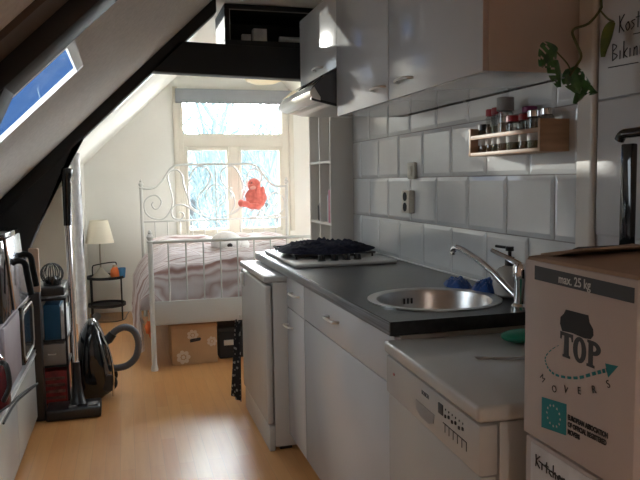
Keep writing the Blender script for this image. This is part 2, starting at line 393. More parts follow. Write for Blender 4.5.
# window_1: cream timber window, fixed light above, two casements below
fr = MB(); Y0, Y1 = 7.12, 7.20
fr.box(WX0, .60, Y0 - .02, Y1, WZ0, WZ1, .004).box(1.63, WX1, Y0 - .02, Y1, WZ0, WZ1, .004)
fr.box(.60, 1.63, Y0 - .02, Y1, 1.66, 1.79, .004).box(.60, 1.63, Y0 - .02, Y1, WZ0, .77, .004).box(.60, 1.63, Y0 - .02, Y1, 2.11, WZ1, .004)
fr.box(1.075, 1.150, Y0 - .02, Y1, .77, 1.66, .004)
win = struct('window_1', fr, 'wframe')
part(win, 'pane', MB().box(.60, 1.63, 7.155, 7.161, 1.79, 2.11), 'pane', smooth=False)
for xa, xb in ((.60, 1.075), (1.150, 1.63)):
    s = MB(); t = .038
    s.box(xa, xa + t, 7.095, 7.175, .77, 1.66, .004).box(xb - t, xb, 7.095, 7.175, .77, 1.66, .004).box(xa + t, xb - t, 7.095, 7.175, .77, .81, .004).box(xa + t, xb - t, 7.095, 7.175, 1.62, 1.66, .004)
    c = part(win, 'casement', s, 'wframe')
    part(c, 'pane', MB().box(xa + t, xb - t, 7.14, 7.146, .81, 1.62), 'pane', smooth=False)
part(win, 'handle', MB().box(1.06, 1.08, 7.06, 7.10, 1.13, 1.24, .004).tube([(1.07, 7.065, 1.2), (1.07, 7.045, 1.2), (1.07, 7.045, 1.12)], .007), 'alu')
part(win, 'sill', MB().box(WX0 - .06, WX1 + .06, 6.98, 7.10, .68, .715, .006), 'wframe')
# casing round the opening
cs = MB().box(WX0 - .05, WX0, 7.08, 7.1, .765, 2.26, .003).box(WX1, WX1 + .05, 7.08, 7.1, .765, 2.26, .003)
part(win, 'casing', cs, 'wframe')

for ya, yb in ((4.55, 5.22), (5.28, 5.95)): part(w4, 'pane', MB().box(2.55, 2.555, ya, yb, .55, 1.37), 'pane', smooth=False)
bl = thing('roller_blind', 'grey roller blind rolled up above the bright window', 'blind', (1.12, 7.05, 2.10))
part(bl, 'fabric', MB().box(.525, 1.76, 7.02, 7.035, 2.10, 2.235, .002), 'blind')
part(bl, 'roller', MB().tube([(.53, 7.05, 2.21), (1.755, 7.05, 2.21)], .022, 14), 'blind')
part(bl, 'bottom_bar', MB().box(.525, 1.76, 7.015, 7.04, 2.092, 2.105, .003), 'grey')

# the black timber trusses
def truss(name, y0, y1, pts_list):
    mb = MB()
    for p in pts_list: mb.prism(p, 'y', y0, y1, .004)
    return mb
FY0, FY1 = 4.02, 4.12
dz = .085
raf = [(-1.02, RZ(-1.02)), (XC, ZC), (XC, ZC - dz), (-1.02, RZ(-1.02) - dz)]
t = single('truss_beam', MB().prism([(.16, 1.928), (1.31, 1.898), (1.31, 2.079), (.33, 2.100)], 'y', FY0, FY1, .003), 'beam', 'black horizontal timber tie beam crossing the room in front of the bed area', 'beam', (.7, 4.07, 1.9))
t = thing('roof_truss', 'black timber rafter and slanting strut on the left slope before the bed area', 'beam', (-.6, 4.07, 0))
part(t, 'rafter', MB().prism(raf, 'y', FY0, FY1, .003), 'beam')
part(t, 'strut', MB().prism([(-.26, 1.515), (-.495, .995), (-.72, .48), (-.80, .48), (-.93, .87), (-.93, RZ(-.93) - .02), (-.2, RZ(-.2) - .08)], 'y', FY0 + .005, FY1 - .005, .003), 'beam')
part(t, 'post', MB().box(-.80, -.72, FY0 + .01, FY1 - .01, 0, .5, .003), 'beam')
t = thing('roof_truss', 'black timber rafter crossing the slope beside the near roof window, top left of the photo', 'beam', (-.6, 1.76, 0))
NY0, NY1 = 1.70, 1.845
part(t, 'rafter', MB().prism([(-1.02, RZ(-1.02)), (XC, ZC), (XC, ZC - .078), (-1.02, RZ(-1.02) - .078)], 'y', NY0, NY1, .003), 'beam')
part(t, 'strut', MB().prism([(-.245, 1.535), (-.29, 1.44), (-.50, .95), (-.60, .48), (-.80, .48), (-.93, .87), (-.93, RZ(-.93) - .02), (-.25, RZ(-.25) - .05)], 'y', NY0 + .005, NY1 - .003, .003), 'beam')
part(t, 'post', MB().box(-.80, -.72, NY0 + .01, NY1 - .01, 0, .5, .003), 'beam')
# brown batten on the slope nearer than the truss
struct('trim_2', MB().prism([(-1.0, RZ(-1.0)), (.5, RZ(.5)), (.5, RZ(.5) - .02), (-1.0, RZ(-1.0) - .02)], 'y', 1.56, 1.69), mat('brown_batten', (.10, .075, .06), .6, var=.2))

# black cubby on the beam
cb = thing('wall_cubby', 'open black cupboard box resting on the black beam under the ceiling', 'shelf', (.98, 4.25, 2.105))
c0, c1, d0, d1 = .612, 1.30, 4.14, 4.55
k = MB().box(c0, c1, d0, d1, 2.105, 2.145, .003).box(c0, c1, d0, d1, 2.325, 2.355, .003).box(c0, c0 + .03, d0, d1, 2.145, 2.325, .002).box(c1 - .02, c1, d0, d1, 2.145, 2.325).box(c0 + .03, c1 - .02, d1 - .02, d1, 2.145, 2.325)
part(cb, 'body', k, 'beam')
part(cb, 'front_rim', MB().box(c0 + .03, c0 + .034, d0 - .002, d0 + .004, 2.145, 2.322).box(c0 + .03, c1 - .02, d0 - .002, d0 + .004, 2.320, 2.325), 'grey')
single('white_box', MB().box(.735, .79, 4.25, 4.29, 2.145, 2.205, .002).box(.742, .783, 4.249, 4.25, 2.155, 2.195), 'paper', 'small white card box inside the black cupboard box', 'box', (.76, 4.27, 2.145))
single('white_box', MB().box(.800, .885, 4.22, 4.28, 2.145, 2.235, .002), 'paper', 'larger off-white card box inside the black cupboard box', 'box', (.84, 4.25, 2.145))
single('paper_roll', MB().tube([(.97, 4.25, 2.172), (1.20, 4.25, 2.172)], .027, 14), 'paper', 'cream rolled paper lying in the black cupboard box', 'roll', (1.08, 4.25, 2.145))

# ceiling lamp near the window
cl = thing('ceiling_lamp', 'round cream ceiling lamp half hidden behind the black beam', 'lamp', (1.33, 6.55, 2.30))
part(cl, 'shade', MB().lathe([(.02, -.075), (.11, -.065), (.17, -.04), (.19, 0), (.19, .02)], (1.33, 6.55, 2.30), 28), mat('warm_opal', (.80, .66, .42), .4))
part(cl, 'mount', MB().lathe([(.08, .02), (.08, .06)], (1.33, 6.55, 2.30), 20), 'white')

# ------------------------------------------------------------------ tiled splashback, real bevelled tiles
g = MB(); tw, th = .2815, .2083; zr = [.905, 1.0975, 1.306, 1.5145, 1.723]
def tile(y0, y1, z0, z1):
    gp = .002; bv = .016; x = 1.3095; e = x - .0025; f = x - .0065
    y0 += gp; y1 -= gp; z0 += gp; z1 -= gp
    if y1 - y0 < .03 or z1 - z0 < .03: return
    o = [(e, y0, z0), (e, y1, z0), (e, y1, z1), (e, y0, z1)]; i = [(f, y0 + bv, z0 + bv), (f, y1 - bv, z0 + bv), (f, y1 - bv, z1 - bv), (f, y0 + bv, z1 - bv)]
    bk = [(x, y0, z0), (x, y1, z0), (x, y1, z1), (x, y0, z1)]
    O = [g.bm.verts.new(p) for p in o]; I = [g.bm.verts.new(p) for p in i]; K = [g.bm.verts.new(p) for p in bk]
    g.bm.faces.new(I)
    for j in range(4):
        g.bm.faces.new((O[j], O[(j + 1) % 4], I[(j + 1) % 4], I[j])); g.bm.faces.new((K[j], K[(j + 1) % 4], O[(j + 1) % 4], O[j]))
for ri in range(4):
    y = 1.865 - tw * 2 + (tw / 2 if ri % 2 else 0) + (0)
    y = (1.865 if ri % 2 == 1 else 1.865 + tw / 2) - tw * 2
    while y < 4.3:
        tile(max(y, 1.745), min(y + tw, 4.33), zr[ri], zr[ri + 1]); y += tw
tl = struct('wall_tiles', g, 'tile')
struct('trim_3', MB().box(1.288, 1.31, 1.665, 1.742, .0, 2.36, .012, 4), 'carcass')
struct('wall_grout', MB().box(1.3085, 1.31, 1.742, 4.35, .0, 1.75), 'grout')

# white boards on the wall nearer to the camera
def board(z0, z1, label):
    return single('wall_board', MB().box(1.296, 1.309, .75, 1.655, z0, z1, .003), 'panelwhite', label, 'board', (1.3, 1.2, z0))
board(1.133, 1.508, 'plain white wall board below the one with handwriting')
wb = board(1.514, 2.34, 'white wall board with black handwriting, above the plain one')
def hand(mtxs):
    mb = MB()
    for st in mtxs:
        mb.tube([(1.2945, y, z) for y, z in smooth_path2(st)], .0014, 5)
    return mb
def smooth_path2(st):
    return [(p.x, p.y) for p in smooth_path([Vector((a, b, 0)) for a, b in st], 5)]
def scribble(word, y, z, h, wd):
    # simple cursive strokes for each letter
    G = {'K': [[(0, 1), (.05, .5), (0, 0)], [(.6, 1), (.1, .5), (.6, 0)]], 'o': [[(.3, .5), (0, .3), (.2, 0), (.5, .2), (.3, .5)]],
         's': [[(.5, .5), (.1, .45), (.4, .2), (.05, 0)]], 't': [[(.25, .9), (.25, 0)], [(0, .6), (.5, .6)]], 'e': [[(.05, .25), (.45, .3), (.25, .5), (0, .2), (.45, .02)]],
         'n': [[(0, 0), (.05, .5)], [(.05, .35), (.35, .5), (.4, 0)]], 'B': [[(0, 1), (0, 0)], [(0, 1), (.5, .8), (0, .5), (.6, .25), (0, 0)]],
         'i': [[(.15, .5), (.15, 0)]], 'k': [[(0, 1), (0, 0)], [(.45, .55), (.05, .25), (.45, 0)]], 'g': [[(.4, .5), (0, .4), (.3, .05), (.4, .5), (.35, -.4), (0, -.35)]],
         'c': [[(.4, .45), (0, .25), (.4, 0)]], 'h': [[(0, 1), (0, 0)], [(0, .3), (.3, .5), (.35, 0)]], 'd': [[(.4, .4), (0, .25), (.4, .05)], [(.42, 1), (.42, 0)]]}
    out = []; c = 0
    for ch in word:
        for st in G.get(ch, []): out.append([(y - (c + a * .9) * wd, z + b_ * h) for a, b_ in st])
        c += .72 if ch.isupper() else .55
    return out
part(wb, 'handwriting', hand(scribble('Kosten', 1.573, 1.682, .045, .034) + scribble('Bikinis', 1.597, 1.612, .045, .034) + [[(1.52, 1.668), (1.47, 1.665)], [(1.613, 1.596), (1.499, 1.592)]]), 'pen')

# ------------------------------------------------------------------ kitchen base units
KY0, KY1 = 1.765, 3.108
def handle_h(mb, x, y, z, L=.12, o=.03):        # bow handle along Y on a face looking to -X
    mb.tube(smooth_path([(x, y - L / 2, z), (x - o * .8, y - L * .40, z + .002), (x - o, y, z + .004), (x - o * .8, y + L * .40, z + .002), (x, y + L / 2, z)], 5), [.005] * 21, 8)
def base_unit(y0, y1, label, drawer_z, side):
    t = thing('base_cabinet', label, 'cabinet', (1.0, (y0 + y1) / 2, 0))
    part(t, 'body', MB().box(.742, 1.28, y0 + .001, y0 + .018, .10, .855).box(.742, 1.28, y1 - .018, y1 - .001, .10, .855).box(.742, 1.28, y0 + .018, y1 - .018, .10, .118).box(1.272, 1.28, y0 + .018, y1 - .018, .118, .855), 'carcass')
    part(t, 'plinth', MB().box(.80, .815, y0 + .001, y1 - .001, 0, .10), 'kwhite')
    d = part(t, 'drawer', MB().box(.72, .741, y0 + .003, y1 - .003, drawer_z + .002, .852, .002), 'door')
    h = MB(); handle_h(h, .72, (2.915 if side else 2.35), .79 if not side else .79, .12); part(d, 'handle', h, 'alu')
    d = part(t, 'door', MB().box(.72, .741, y0 + .003, y1 - .003, .085, drawer_z - .002, .002), 'door')
    if side:
        h = MB(); handle_h(h, .72, y1 - .07, .625, .10); part(d, 'handle', h, 'alu')
    return t
base_unit(2.79, KY1, 'narrow white base cabinet with drawer and door next to the table-height fridge', .706, True)
base_unit(KY0, 2.79, 'wide glossy white base cabinet under the round sink', .706, False)

wt = thing('worktop', 'dark slate grey kitchen worktop carrying the hob and the round sink', 'worktop', (1.0, 2.76, .86))
# worktop as a plate with a round hole for the sink
SX, SY, SR = .975, 2.045, .192
mb = MB(); bm = mb.bm
def plate(z0, z1):
    n = 32; ang = [2 * PI * i / n for i in range(n)]
    x0, x1, y0, y1 = .702, 1.302, 1.752, 3.79
    def rim(a):
        c, s_ = math.cos(a), math.sin(a); t_ = min((x1 - SX) / c if c > 1e-6 else ((x0 - SX) / c if c < -1e-6 else 9), .25 / abs(s_) if abs(s_) > 1e-6 else 9)
        return (SX + c * t_, SY + s_ * t_)
    hole = [(SX + SR * math.cos(a), SY + SR * math.sin(a)) for a in ang]
    rimp = [rim(a) for a in ang]
    for z, fl in ((z1, False), (z0, True)):
        H = [bm.verts.new((*p, z)) for p in hole]; Rr = [bm.verts.new((*p, z)) for p in rimp]
        for i in range(n): bm.faces.new((H[i], H[(i + 1) % n], Rr[(i + 1) % n], Rr[i]))
    # corner fillers and wall of hole
    H0 = [bm.verts.new((*p, z0)) for p in hole]; H1 = [bm.verts.new((*p, z1)) for p in hole]
    for i in range(n): bm.faces.new((H0[i], H0[(i + 1) % n], H1[(i + 1) % n], H1[i]))
    ya, yb = SY - .25, SY + .25
    for z in (z0, z1):
        # corner triangles of the rim square
        for cx, sgnx in ((x0, -1), (x1, 1)):
            for cy in (ya, yb):
                pts = [p for p in rimp if abs(p[0] - cx) < 1e-6]; ptop = [p for p in rimp if abs(p[1] - cy) < 1e-6]
                a_ = min(pts, key=lambda p: abs(p[1] - cy)); b_ = min(ptop, key=lambda p: abs(p[0] - cx))
                if abs(a_[1] - cy) > 1e-6 and abs(b_[0] - cx) > 1e-6: mb.poly([(*a_, z), (cx, cy, z), (*b_, z)])
        mb.poly([(x0, y0, z), (x1, y0, z), (x1, ya, z), (x0, ya, z)]); mb.poly([(x0, yb, z), (x1, yb, z), (x1, y1, z), (x0, y1, z)])
    for a_, b_ in (((x0, y0), (x1, y0)), ((x1, y0), (x1, y1)), ((x1, y1), (x0, y1)), ((x0, y1), (x0, y0))):
        mb.poly([(*a_, z0), (*b_, z0), (*b_, z1), (*a_, z1)])
plate(.860, .900)
part(wt, 'plate', mb, 'worktop', smooth=False)
part(wt, 'edge_strip', MB().box(.6985, .7018, 1.752, 3.79, .862, .898, .001), mat('light_edge_band', (.20, .21, .22), .3, var=.4, vscale=30, stretch=(1, .1, 6)))
part(wt, 'back_gap_or_seal', MB().tube([(1.3, 1.76, .903), (1.3, 3.78, .903)], .005, 6), 'white')

sk = thing('sink', 'round stainless steel sink bowl set in the dark worktop', 'sink', (SX, SY, .90))
part(sk, 'bowl', MB().lathe([(.221, .001), (.221, .004), (.203, .006), (.190, .001), (.182, -.02), (.176, -.11), (.160, -.135), (.10, -.145), (.04, -.148)], (SX, SY, .90), 48, caps=False), 'steel')
part(sk, 'drain', MB().lathe([(.041, -.1475), (.03, -.1465), (.012, -.15), (.002, -.149)], (SX, SY, .90), 24, caps=False), 'chrome')
part(sk, 'overflow', MB().box(SX - .035, SX - .028, SY + .1735, SY + .178, .855, .875, .001).box(SX - .020, SX - .013, SY + .1755, SY + .180, .855, .875, .001).box(SX - .005, SX + .002, SY + .176, SY + .181, .855, .875, .001), 'blackmetal')

fc = thing('faucet', 'chrome mixer tap with long slanting spout beside the round sink', 'tap', (1.14, 1.79, .9))
part(fc, 'body', MB().lathe([(.028, 0), (.028, .012), (.020, .02), (.020, .085), (.024, .095), (.024, .13), (.016, .142)], (1.14, 1.79, .9), 20), 'chrome')
part(fc, 'spout', MB().tube(smooth_path([(1.14, 1.79, .93), (1.125, 1.85, .965), (1.112, 1.95, 1.018), (1.102, 2.06, 1.052), (1.098, 2.115, 1.060), (1.096, 2.14, 1.052), (1.096, 2.145, 1.035)], 5), [.011] * 31, 12), 'chrome')
part(fc, 'lever', MB().tube([(1.14, 1.79, 1.035), (1.128, 1.83, 1.05), (1.105, 1.90, 1.072)], [.010, .008, .006], 10), 'chrome')

sb = thing('soap_dispenser', 'round white soap bottle with a black pump behind the tap', 'bottle', (1.225, 1.99, .9))
part(sb, 'bottle', MB().lathe([(.03, 0), (.048, .012), (.056, .045), (.052, .075), (.036, .098), (.014, .108)], (1.225, 1.99, .9), 24), mat('milky_plastic', (.5, .49, .46), .25))
part(sb, 'pump', MB().lathe([(.016, .105), (.016, .135), (.006, .138), (.006, .155), (.014, .156), (.014, .17)], (1.225, 1.99, .9), 16).tube([(1.225, 1.99, 1.066), (1.205, 2.045, 1.068)], .005, 8), 'black')

def crumple(name, cx, cy, z0, rx, ry, h, m, label, cat, seed, n=26, fold=7):
    rows = []
    for i in range(n + 1):
        r = []
        for j in range(n + 1):
            u = i / n * 2 - 1; v = j / n * 2 - 1
            # squircle mapping
            x = u * math.sqrt(1 - v * v / 2); y = v * math.sqrt(1 - u * u / 2); d = min(1, math.hypot(x, y))
            a = math.atan2(y, x); rr = 1 + .22 * noise.noise(Vector((math.cos(a) * 1.6, math.sin(a) * 1.6, seed)))
            hh = (1 - d ** 3) * h * (.55 + .55 * abs(noise.noise(Vector((u * fold * .4, v * fold * .4, seed + 3)))) + .6 * abs(noise.noise(Vector((u * fold * .8, v * fold * .5, seed)))))
            r.append((cx + x * rx * rr, cy + y * ry * rr, z0 + .003 + hh))
        rows.append(r)
    mb = MB().grid(rows)
    rows2 = [[(p[0], p[1], z0 + .001) for p in r] for r in rows]
    mb.grid(rows2)
    bmesh.ops.remove_doubles(mb.bm, verts=mb.bm.verts, dist=.0025)
    return single(name, mb, m, label, cat, (cx, cy, z0), angle=60)
crumple('cleaning_cloth', 1.175, 2.26, .9, .045, .07, .035, 'blue', 'crumpled blue cleaning cloth behind the sink, the one farther from the tap', 'cloth', 2)
crumple('cleaning_cloth', 1.215, 2.12, .9, .05, .06, .045, 'blue', 'crumpled blue cleaning cloth beside the white soap bottle', 'cloth', 9)

# hob
hb = thing('gas_hob', 'white gas hob on the far end of the worktop under a dark cloth', 'hob', (.98, 3.35, .9))
part(hb, 'tray', MB().box(.735, 1.235, 2.985, 3.70, .900, .918, .008, 3), 'kwhite')
for yy in (3.27, 3.54):
    for xx in (.86, 1.10):
        bu = part(hb, 'burner', MB().lathe([(.045, .918), (.045, .93), (.03, .934)], (xx, yy, 0), 18), 'blackmetal')
part(hb, 'grate', MB().tube([(.78, 3.17, .938), (1.19, 3.17, .938), (1.19, 3.66, .938), (.78, 3.66, .938)], .005, 6, closed=True).tube([(.985, 3.17, .938), (.985, 3.66, .938)], .005, 6).tube([(.78, 3.27, .938), (1.19, 3.27, .938)], .005, 6).tube([(.78, 3.54, .938), (1.19, 3.54, .938)], .005, 6)
     .tube([(.79, 3.18, .917), (.79, 3.18, .938)], .005, 6).tube([(1.18, 3.18, .917), (1.18, 3.18, .938)], .005, 6).tube([(.79, 3.65, .917), (.79, 3.65, .938)], .005, 6).tube([(1.18, 3.65, .917), (1.18, 3.65, .938)], .005, 6), 'blackmetal')
for i, xx in enumerate((.885, .950, 1.010, 1.065)):
    part(hb, 'knob', MB().lathe([(.020, .917), (.020, .922), (.017, .924), (.016, .944), (.012, .947)], (xx, 3.075, 0), 16), 'gloss_black')
crumple('tea_towel', .985, 3.385, .9395, .27, .25, .050, 'navy', 'crumpled navy patterned tea towel lying over the hob', 'towel', 5, 34, 11)

# freezer (table-top fridge) past the end of the units
fz = thing('undercounter_fridge', 'white table-height fridge at the far end of the worktop', 'fridge', (.95, 3.49, 0))
FYA, FYB = 3.118, 3.80
part(fz, 'body', MB().box(.655, 1.20, FYA, FYB, .02, .82, .004), 'grey' if 0 else 'kwhite')
part(fz, 'top', MB().box(.612, 1.20, FYA - .004, FYB + .004, .822, .852, .008, 3), 'kwhite')
d = part(fz, 'door', MB().box(.617, .650, FYA + .001, FYB - .001, .135, .808, .010, 3), 'kwhite')
part(d, 'handle', MB().box(.600, .617, FYB - .10, FYB - .07, .72, .795, .004), 'white')
part(fz, 'plinth', MB().box(.625, .655, FYA + .002, FYB - .002, .0, .125, .006), 'kwhite')
part(fz, 'foot', MB().box(.68, .74, FYA + .02, FYA + .08, 0, .02).box(1.1, 1.16, FYA + .02, FYA + .08, 0, .02), 'black')
# dotted towel hanging at far side of the fridge
rows = []
for i in range(17):
    z = .50 - .47 * i / 16; r = []
    for j in range(13):
        u = j / 12; x = .595 + .05 * math.sin(u * 9 + i * .15) * .25; y = 3.812 + .17 * u * (.5 + .5 * i / 16)
        r.append((.598 + .012 * math.sin(u * 14) - .03 * u * i / 16, y, z))
    rows.append(r)
tw_ = MB().grid(rows); bmesh.ops.solidify(tw_.bm, geom=tw_.bm.faces[:], thickness=.004)
tt = thing('tea_towel', 'black tea towel with pale dots hanging past the fridge', 'towel', (.6, 3.85, .03))
part(tt, 'cloth', tw_, 'dotted')
part(tt, 'hook', MB().tube([(.612, 3.803, .54), (.598, 3.818, .54), (.596, 3.83, .50)], .003, 6), 'alu')

# dishwasher, slightly out of line
dw = thing('dishwasher', 'white free-standing dishwasher with a slab top in front of the sink unit', 'dishwasher', (.66, 1.165, 0), rz=math.radians(-3.2), local=True)
L_ = .585
part(dw, 'body', MB().box(.040, .56, .005, L_ - .005, .03, .815, .003), 'kwhite')
part(dw, 'top', MB().box(-.012, .57, -.004, L_, .818, .852, .009, 3), 'kwhite')
part(dw, 'door', MB().box(.0, .036, .006, L_ - .004, .11, .703, .006), 'kwhite')
cp = part(dw, 'control_panel', MB().box(-.006, .036, .002, L_ - .002, .706, .812, .006), 'kwhite')
part(cp, 'handle_recess', MB().prism([(L_ - .235, .757), (L_ - .355, .757), (L_ - .350, .735), (L_ - .32, .724), (L_ - .27, .724), (L_ - .24, .735)], 'x', -.0075, .0), 'grey')
part(cp, 'display', MB().box(-.0085, 0, L_ - .405, L_ - .380, .772, .796, .001), 'darkband')
bt = MB()
for i, yy in enumerate((.163, .145, .127, .109, .091, .073)):
    bt.box(-.0085, 0, yy, yy + .007, .772 + (i % 2) * .004, .779 + (i % 2) * .004, .001); bt.box(-.0075, 0, yy + .002, yy + .004, .789, .793)
for i in range(6): bt.box(-.0072, 0, .058 + i * .022, .0595 + i * .022, .738, .757)
bt.box(-.0072, 0, .058, .18, .7565, .758)
part(cp, 'buttons', bt, 'blackink')
part(cp, 'lettering', text_mb('BOSCH', .014, face_left(-.0065, L_ - .275, .783), .0003, .0004), 'darkband')
part(cp, 'power_light', MB().box(-.0075, 0, L_ - .075, L_ - .065, .770, .776), 'redcap')
part(dw, 'plinth', MB().box(.05, .06, .02, L_ - .02, .0, .11), 'black')

# green sponge pouch and a fork
pb = MB(); pb.ball((1.03, 1.60, .869), (.065, .05, .017), 20)
single('dish_sponge', pb, 'green', 'smooth green scrubber on top of the dishwasher beside the box', 'sponge', (1.03, 1.60, .852))
fk = MB().tube([(.86, 1.47, .8555), (.90, 1.455, .8555), (.975, 1.44, .856)], [.0035, .003, .0025], 6)
for q in (-.007, 0, .007): fk.tube([(.86, 1.47, .8555), (.845, 1.475 + q, .8555), (.82, 1.483 + q, .8565)], .0014, 5)
single('fork', fk, 'steel', 'steel fork lying on the dishwasher top near the moving box', 'fork', (.9, 1.46, .8521))

# ------------------------------------------------------------------ upper cabinets
UX0, UX1 = .985, 1.305
def upper(y0, y1, z0, label, hy, hz, near=False, hl=.13):
    t = thing('wall_cabinet', label, 'cabinet', (1.15, (y0 + y1) / 2, z0))
    part(t, 'body', MB().box(UX0 + .019, UX1, y0 + .0005, y1 - .0005, z0, 2.19, .001), mat('pinkish_melamine', (.60, .49, .43), .35) if near else 'door')
    part(t, 'back_gap_or_seal', MB().box(1.303, 1.3055, y0 + .001, y1 - .001, z0 - .006, z0 - .0016), 'black')  # black strip drawn in for the dark gap along the wall
    part(t, 'underside', MB().box(UX0 + .02, UX1 - .001, y0 + .002, y1 - .002, z0 - .0015, z0 - .0002), mat('glossy_underside', (.5, .5, .5), .08, coat=.4))
    d = part(t, 'door', MB().box(UX0, UX0 + .018, y0 + .002, y1 - .002, z0 - .002, 2.19, .0015), 'door')
    if near: part(d, 'edge_band', MB().box(UX0 + .001, UX0 + .0175, y0 + .0005, y0 + .0022, z0, 2.188), 'edge')
    h = MB(); handle_h(h, UX0, hy, hz, hl, .028); part(d, 'handle', h, 'alu')
upper(1.75, 2.463, 1.602, 'white wall cabinet nearest to the camera, with the pinkish end panel', 2.297, 1.652, True)
upper(2.465, 3.118, 1.602, 'white wall cabinet in the middle, its door partly in sunlight', 2.553, 1.654)
upper(3.12, 3.80, 1.832, 'short white wall cabinet above the cooker hood', 3.415, 1.866)

# cooker hood
hd = thing('cooker_hood', 'silver slanted cooker hood with dark side panel under the short cabinet', 'hood', (1.0, 3.45, 1.62))
part(hd, 'side_panel', MB().prism([(.985, 1.815), (.93, 1.790), (.875, 1.745), (.852, 1.715), (.862, 1.688), (.985, 1.66)], 'y', 3.120, 3.135, .003), mat('dark_grey_plastic', (.09, .09, .095), .4))
part(hd, 'body', MB().prism([(1.29, 1.828), (.985, 1.815), (.93, 1.790), (.875, 1.745), (.852, 1.715), (.862, 1.688), (.985, 1.66), (1.29, 1.66)], 'y', 3.136, 3.79, .002), 'alu')
part(hd, 'visor', MB().prism([(.875, 1.738), (.852, 1.715), (.856, 1.695), (.866, 1.684), (.905, 1.674), (.905, 1.690), (.885, 1.72)], 'y', 3.118, 3.795, .002), mat('hood_silver', (.78, .76, .70), .3, .5))
part(hd, 'glass_flap', MB().prism([(.928, 1.7915), (.878, 1.7505), (.872, 1.7505), (.925, 1.797)], 'y', 3.15, 3.78, .001), 'dark_glass')
part(hd, 'grease_filter', MB().prism([(.905, 1.6765), (1.26, 1.659), (1.26, 1.653), (.905, 1.6705)], 'y', 3.15, 3.77), mat('filter_mesh', (.75, .73, .68), .35, .4, bump=.5, bscale=300))
part(hd, 'trim_strip', MB().prism([(.86, 1.688), (.985, 1.660), (.985, 1.648), (.86, 1.676)], 'y', 3.121, 3.135), 'black')

# tall narrow shelf unit past the worktop
sh = thing('shelf_unit', 'tall narrow white open shelf unit at the far end of the kitchen wall', 'shelf', (1.23, 4.06, 0))
k = MB(); sx0, sx1, sy0, sy1 = 1.165, 1.305, 3.83, 4.30
for yy in (sy0, 4.058, sy1 - .016): k.box(sx0, sx1, yy, yy + .016, 0, 1.73, .001)
part(sh, 'uprights', k, 'carcass')
k = MB()
for zz in (.05, .34, .66, 1.03, 1.40, 1.714):
    k.box(sx0 + .001, sx1, sy0 + .016, 4.058, zz, zz + .014).box(sx0 + .001, sx1, 4.074, sy1 - .016, zz, zz + .014)
part(sh, 'shelves', k, 'carcass')
part(sh, 'back_panel', MB().box(sx1 - .006, sx1, sy0 + .016, sy1 - .016, .05, 1.714), 'carcass')
bk = thing('bottle', 'dark bottle on the middle shelf of the tall shelf unit', 'bottle', (1.20, 4.15, 1.044))
part(bk, 'body', MB().lathe([(.022, 0), (.025, .01), (.025, .09), (.010, .12), (.010, .14)], (1.20, 4.15, 1.044), 16), 'black')
part(bk, 'cap', MB().lathe([(.012, .14), (.012, .16)], (1.20, 4.15, 1.044), 12), 'alu')
single('book', MB().box(1.172, 1.29, 3.87, 3.91, 1.044, 1.24, .002), mat('pink_cover', (.5, .16, .22), .5), 'pink book upright on the middle shelf of the tall shelf unit', 'book', (1.23, 3.89, 1.044))
single('book', MB().box(1.175, 1.29, 3.915, 3.945, 1.044, 1.21, .002), 'paper', 'pale book next to the pink one on the tall shelf unit', 'book', (1.23, 3.93, 1.044))

# switch and double socket
sw = thing('light_switch', 'cream light switch on the tiles above the double socket', 'switch', (1.30, 2.945, 1.298))
part(sw, 'plate', MB().box(1.284, 1.303, 2.905, 2.985, 1.298, 1.375, .006), 'wframe')
part(sw, 'rocker', MB().box(1.278, 1.286, 2.925, 2.965, 1.312, 1.360, .003), 'wframe')
so_ = thing('wall_socket', 'beige double power socket with two black openings on the tiles', 'socket', (1.29, 2.98, 1.15))
part(so_, 'plate', MB().box(1.272, 1.303, 2.935, 3.025, 1.138, 1.245, .006), 'wframe')
for zz in (1.167, 1.216):
    part(so_, 'outlet', MB().lathe([(.021, 0), (.021, .004)], (0, 0, 0), 18, m=Matrix.Translation((1.2695, 2.98, zz)) @ Matrix.Rotation(PI / 2, 4, 'Y')), 'blackink')

# spice rack
sr = thing('spice_rack', 'wooden spice rack fixed to the white tiles', 'rack', (1.25, 2.01, 1.365))
part(sr, 'end_panel', MB().box(1.20, 1.302, 1.790, 1.802, 1.372, 1.470, .001), 'wood')
part(sr, 'end_panel', MB().box(1.20, 1.302, 2.215, 2.227, 1.372, 1.470, .001), 'wood')
part(sr, 'shelf', MB().box(1.20, 1.302, 1.802, 2.215, 1.372, 1.384, .001), 'wood')
part(sr, 'rail', MB().box(1.20, 1.207, 1.802, 2.215, 1.430, 1.444, .001), 'wood')
part(sr, 'back_rail', MB().box(1.295, 1.302, 1.802, 2.215, 1.40, 1.45, .001), 'wood')
sr.location.z += .004
def jar(y, x, h, r, cap, capm, spice, label, capr=None, caph=.02):
    t = thing('spice_jar', label, 'jar', (x, y, 1.3845), group='spice jars in the rack'); t.location.z += .004
    part(t, 'glass', MB().lathe([(r * .92, 0), (r, .004), (r, h - caph - .008), (r * .75, h - caph)], (x, y, 1.3845), 16), 'jarglass')
    part(t, 'contents', MB().lathe([(r * .85, .003), (r * .88, .006), (r * .88, (h - caph) * .7)], (x, y, 1.3845), 14), spice)
    part(t, 'lid', MB().lathe([(capr or r * 1.02, h - caph), (capr or r * 1.02, h - .002), ((capr or r) * .9, h)], (x, y, 1.3845), 16), capm)
    part(t, 'paper_label', MB().lathe([(r * 1.01, .025), (r * 1.01, .058)], (x, y, 1.3845), 16, caps=False), 'label')
jar(2.190, 1.24, .100, .020, 0, 'black', 'spice_brown', 'spice jar with a black lid at the far left end of the wooden rack')
jar(2.145, 1.24, .148, .017, 0, 'redcap', 'spice_brown', 'tall slim jar with a bright red cap, left of its red-capped twin', caph=.024)
jar(2.106, 1.24, .150, .017, 0, 'redcap', 'spice_green', 'tall slim jar with a bright red cap right next to the big grey-lidded jar', caph=.024)
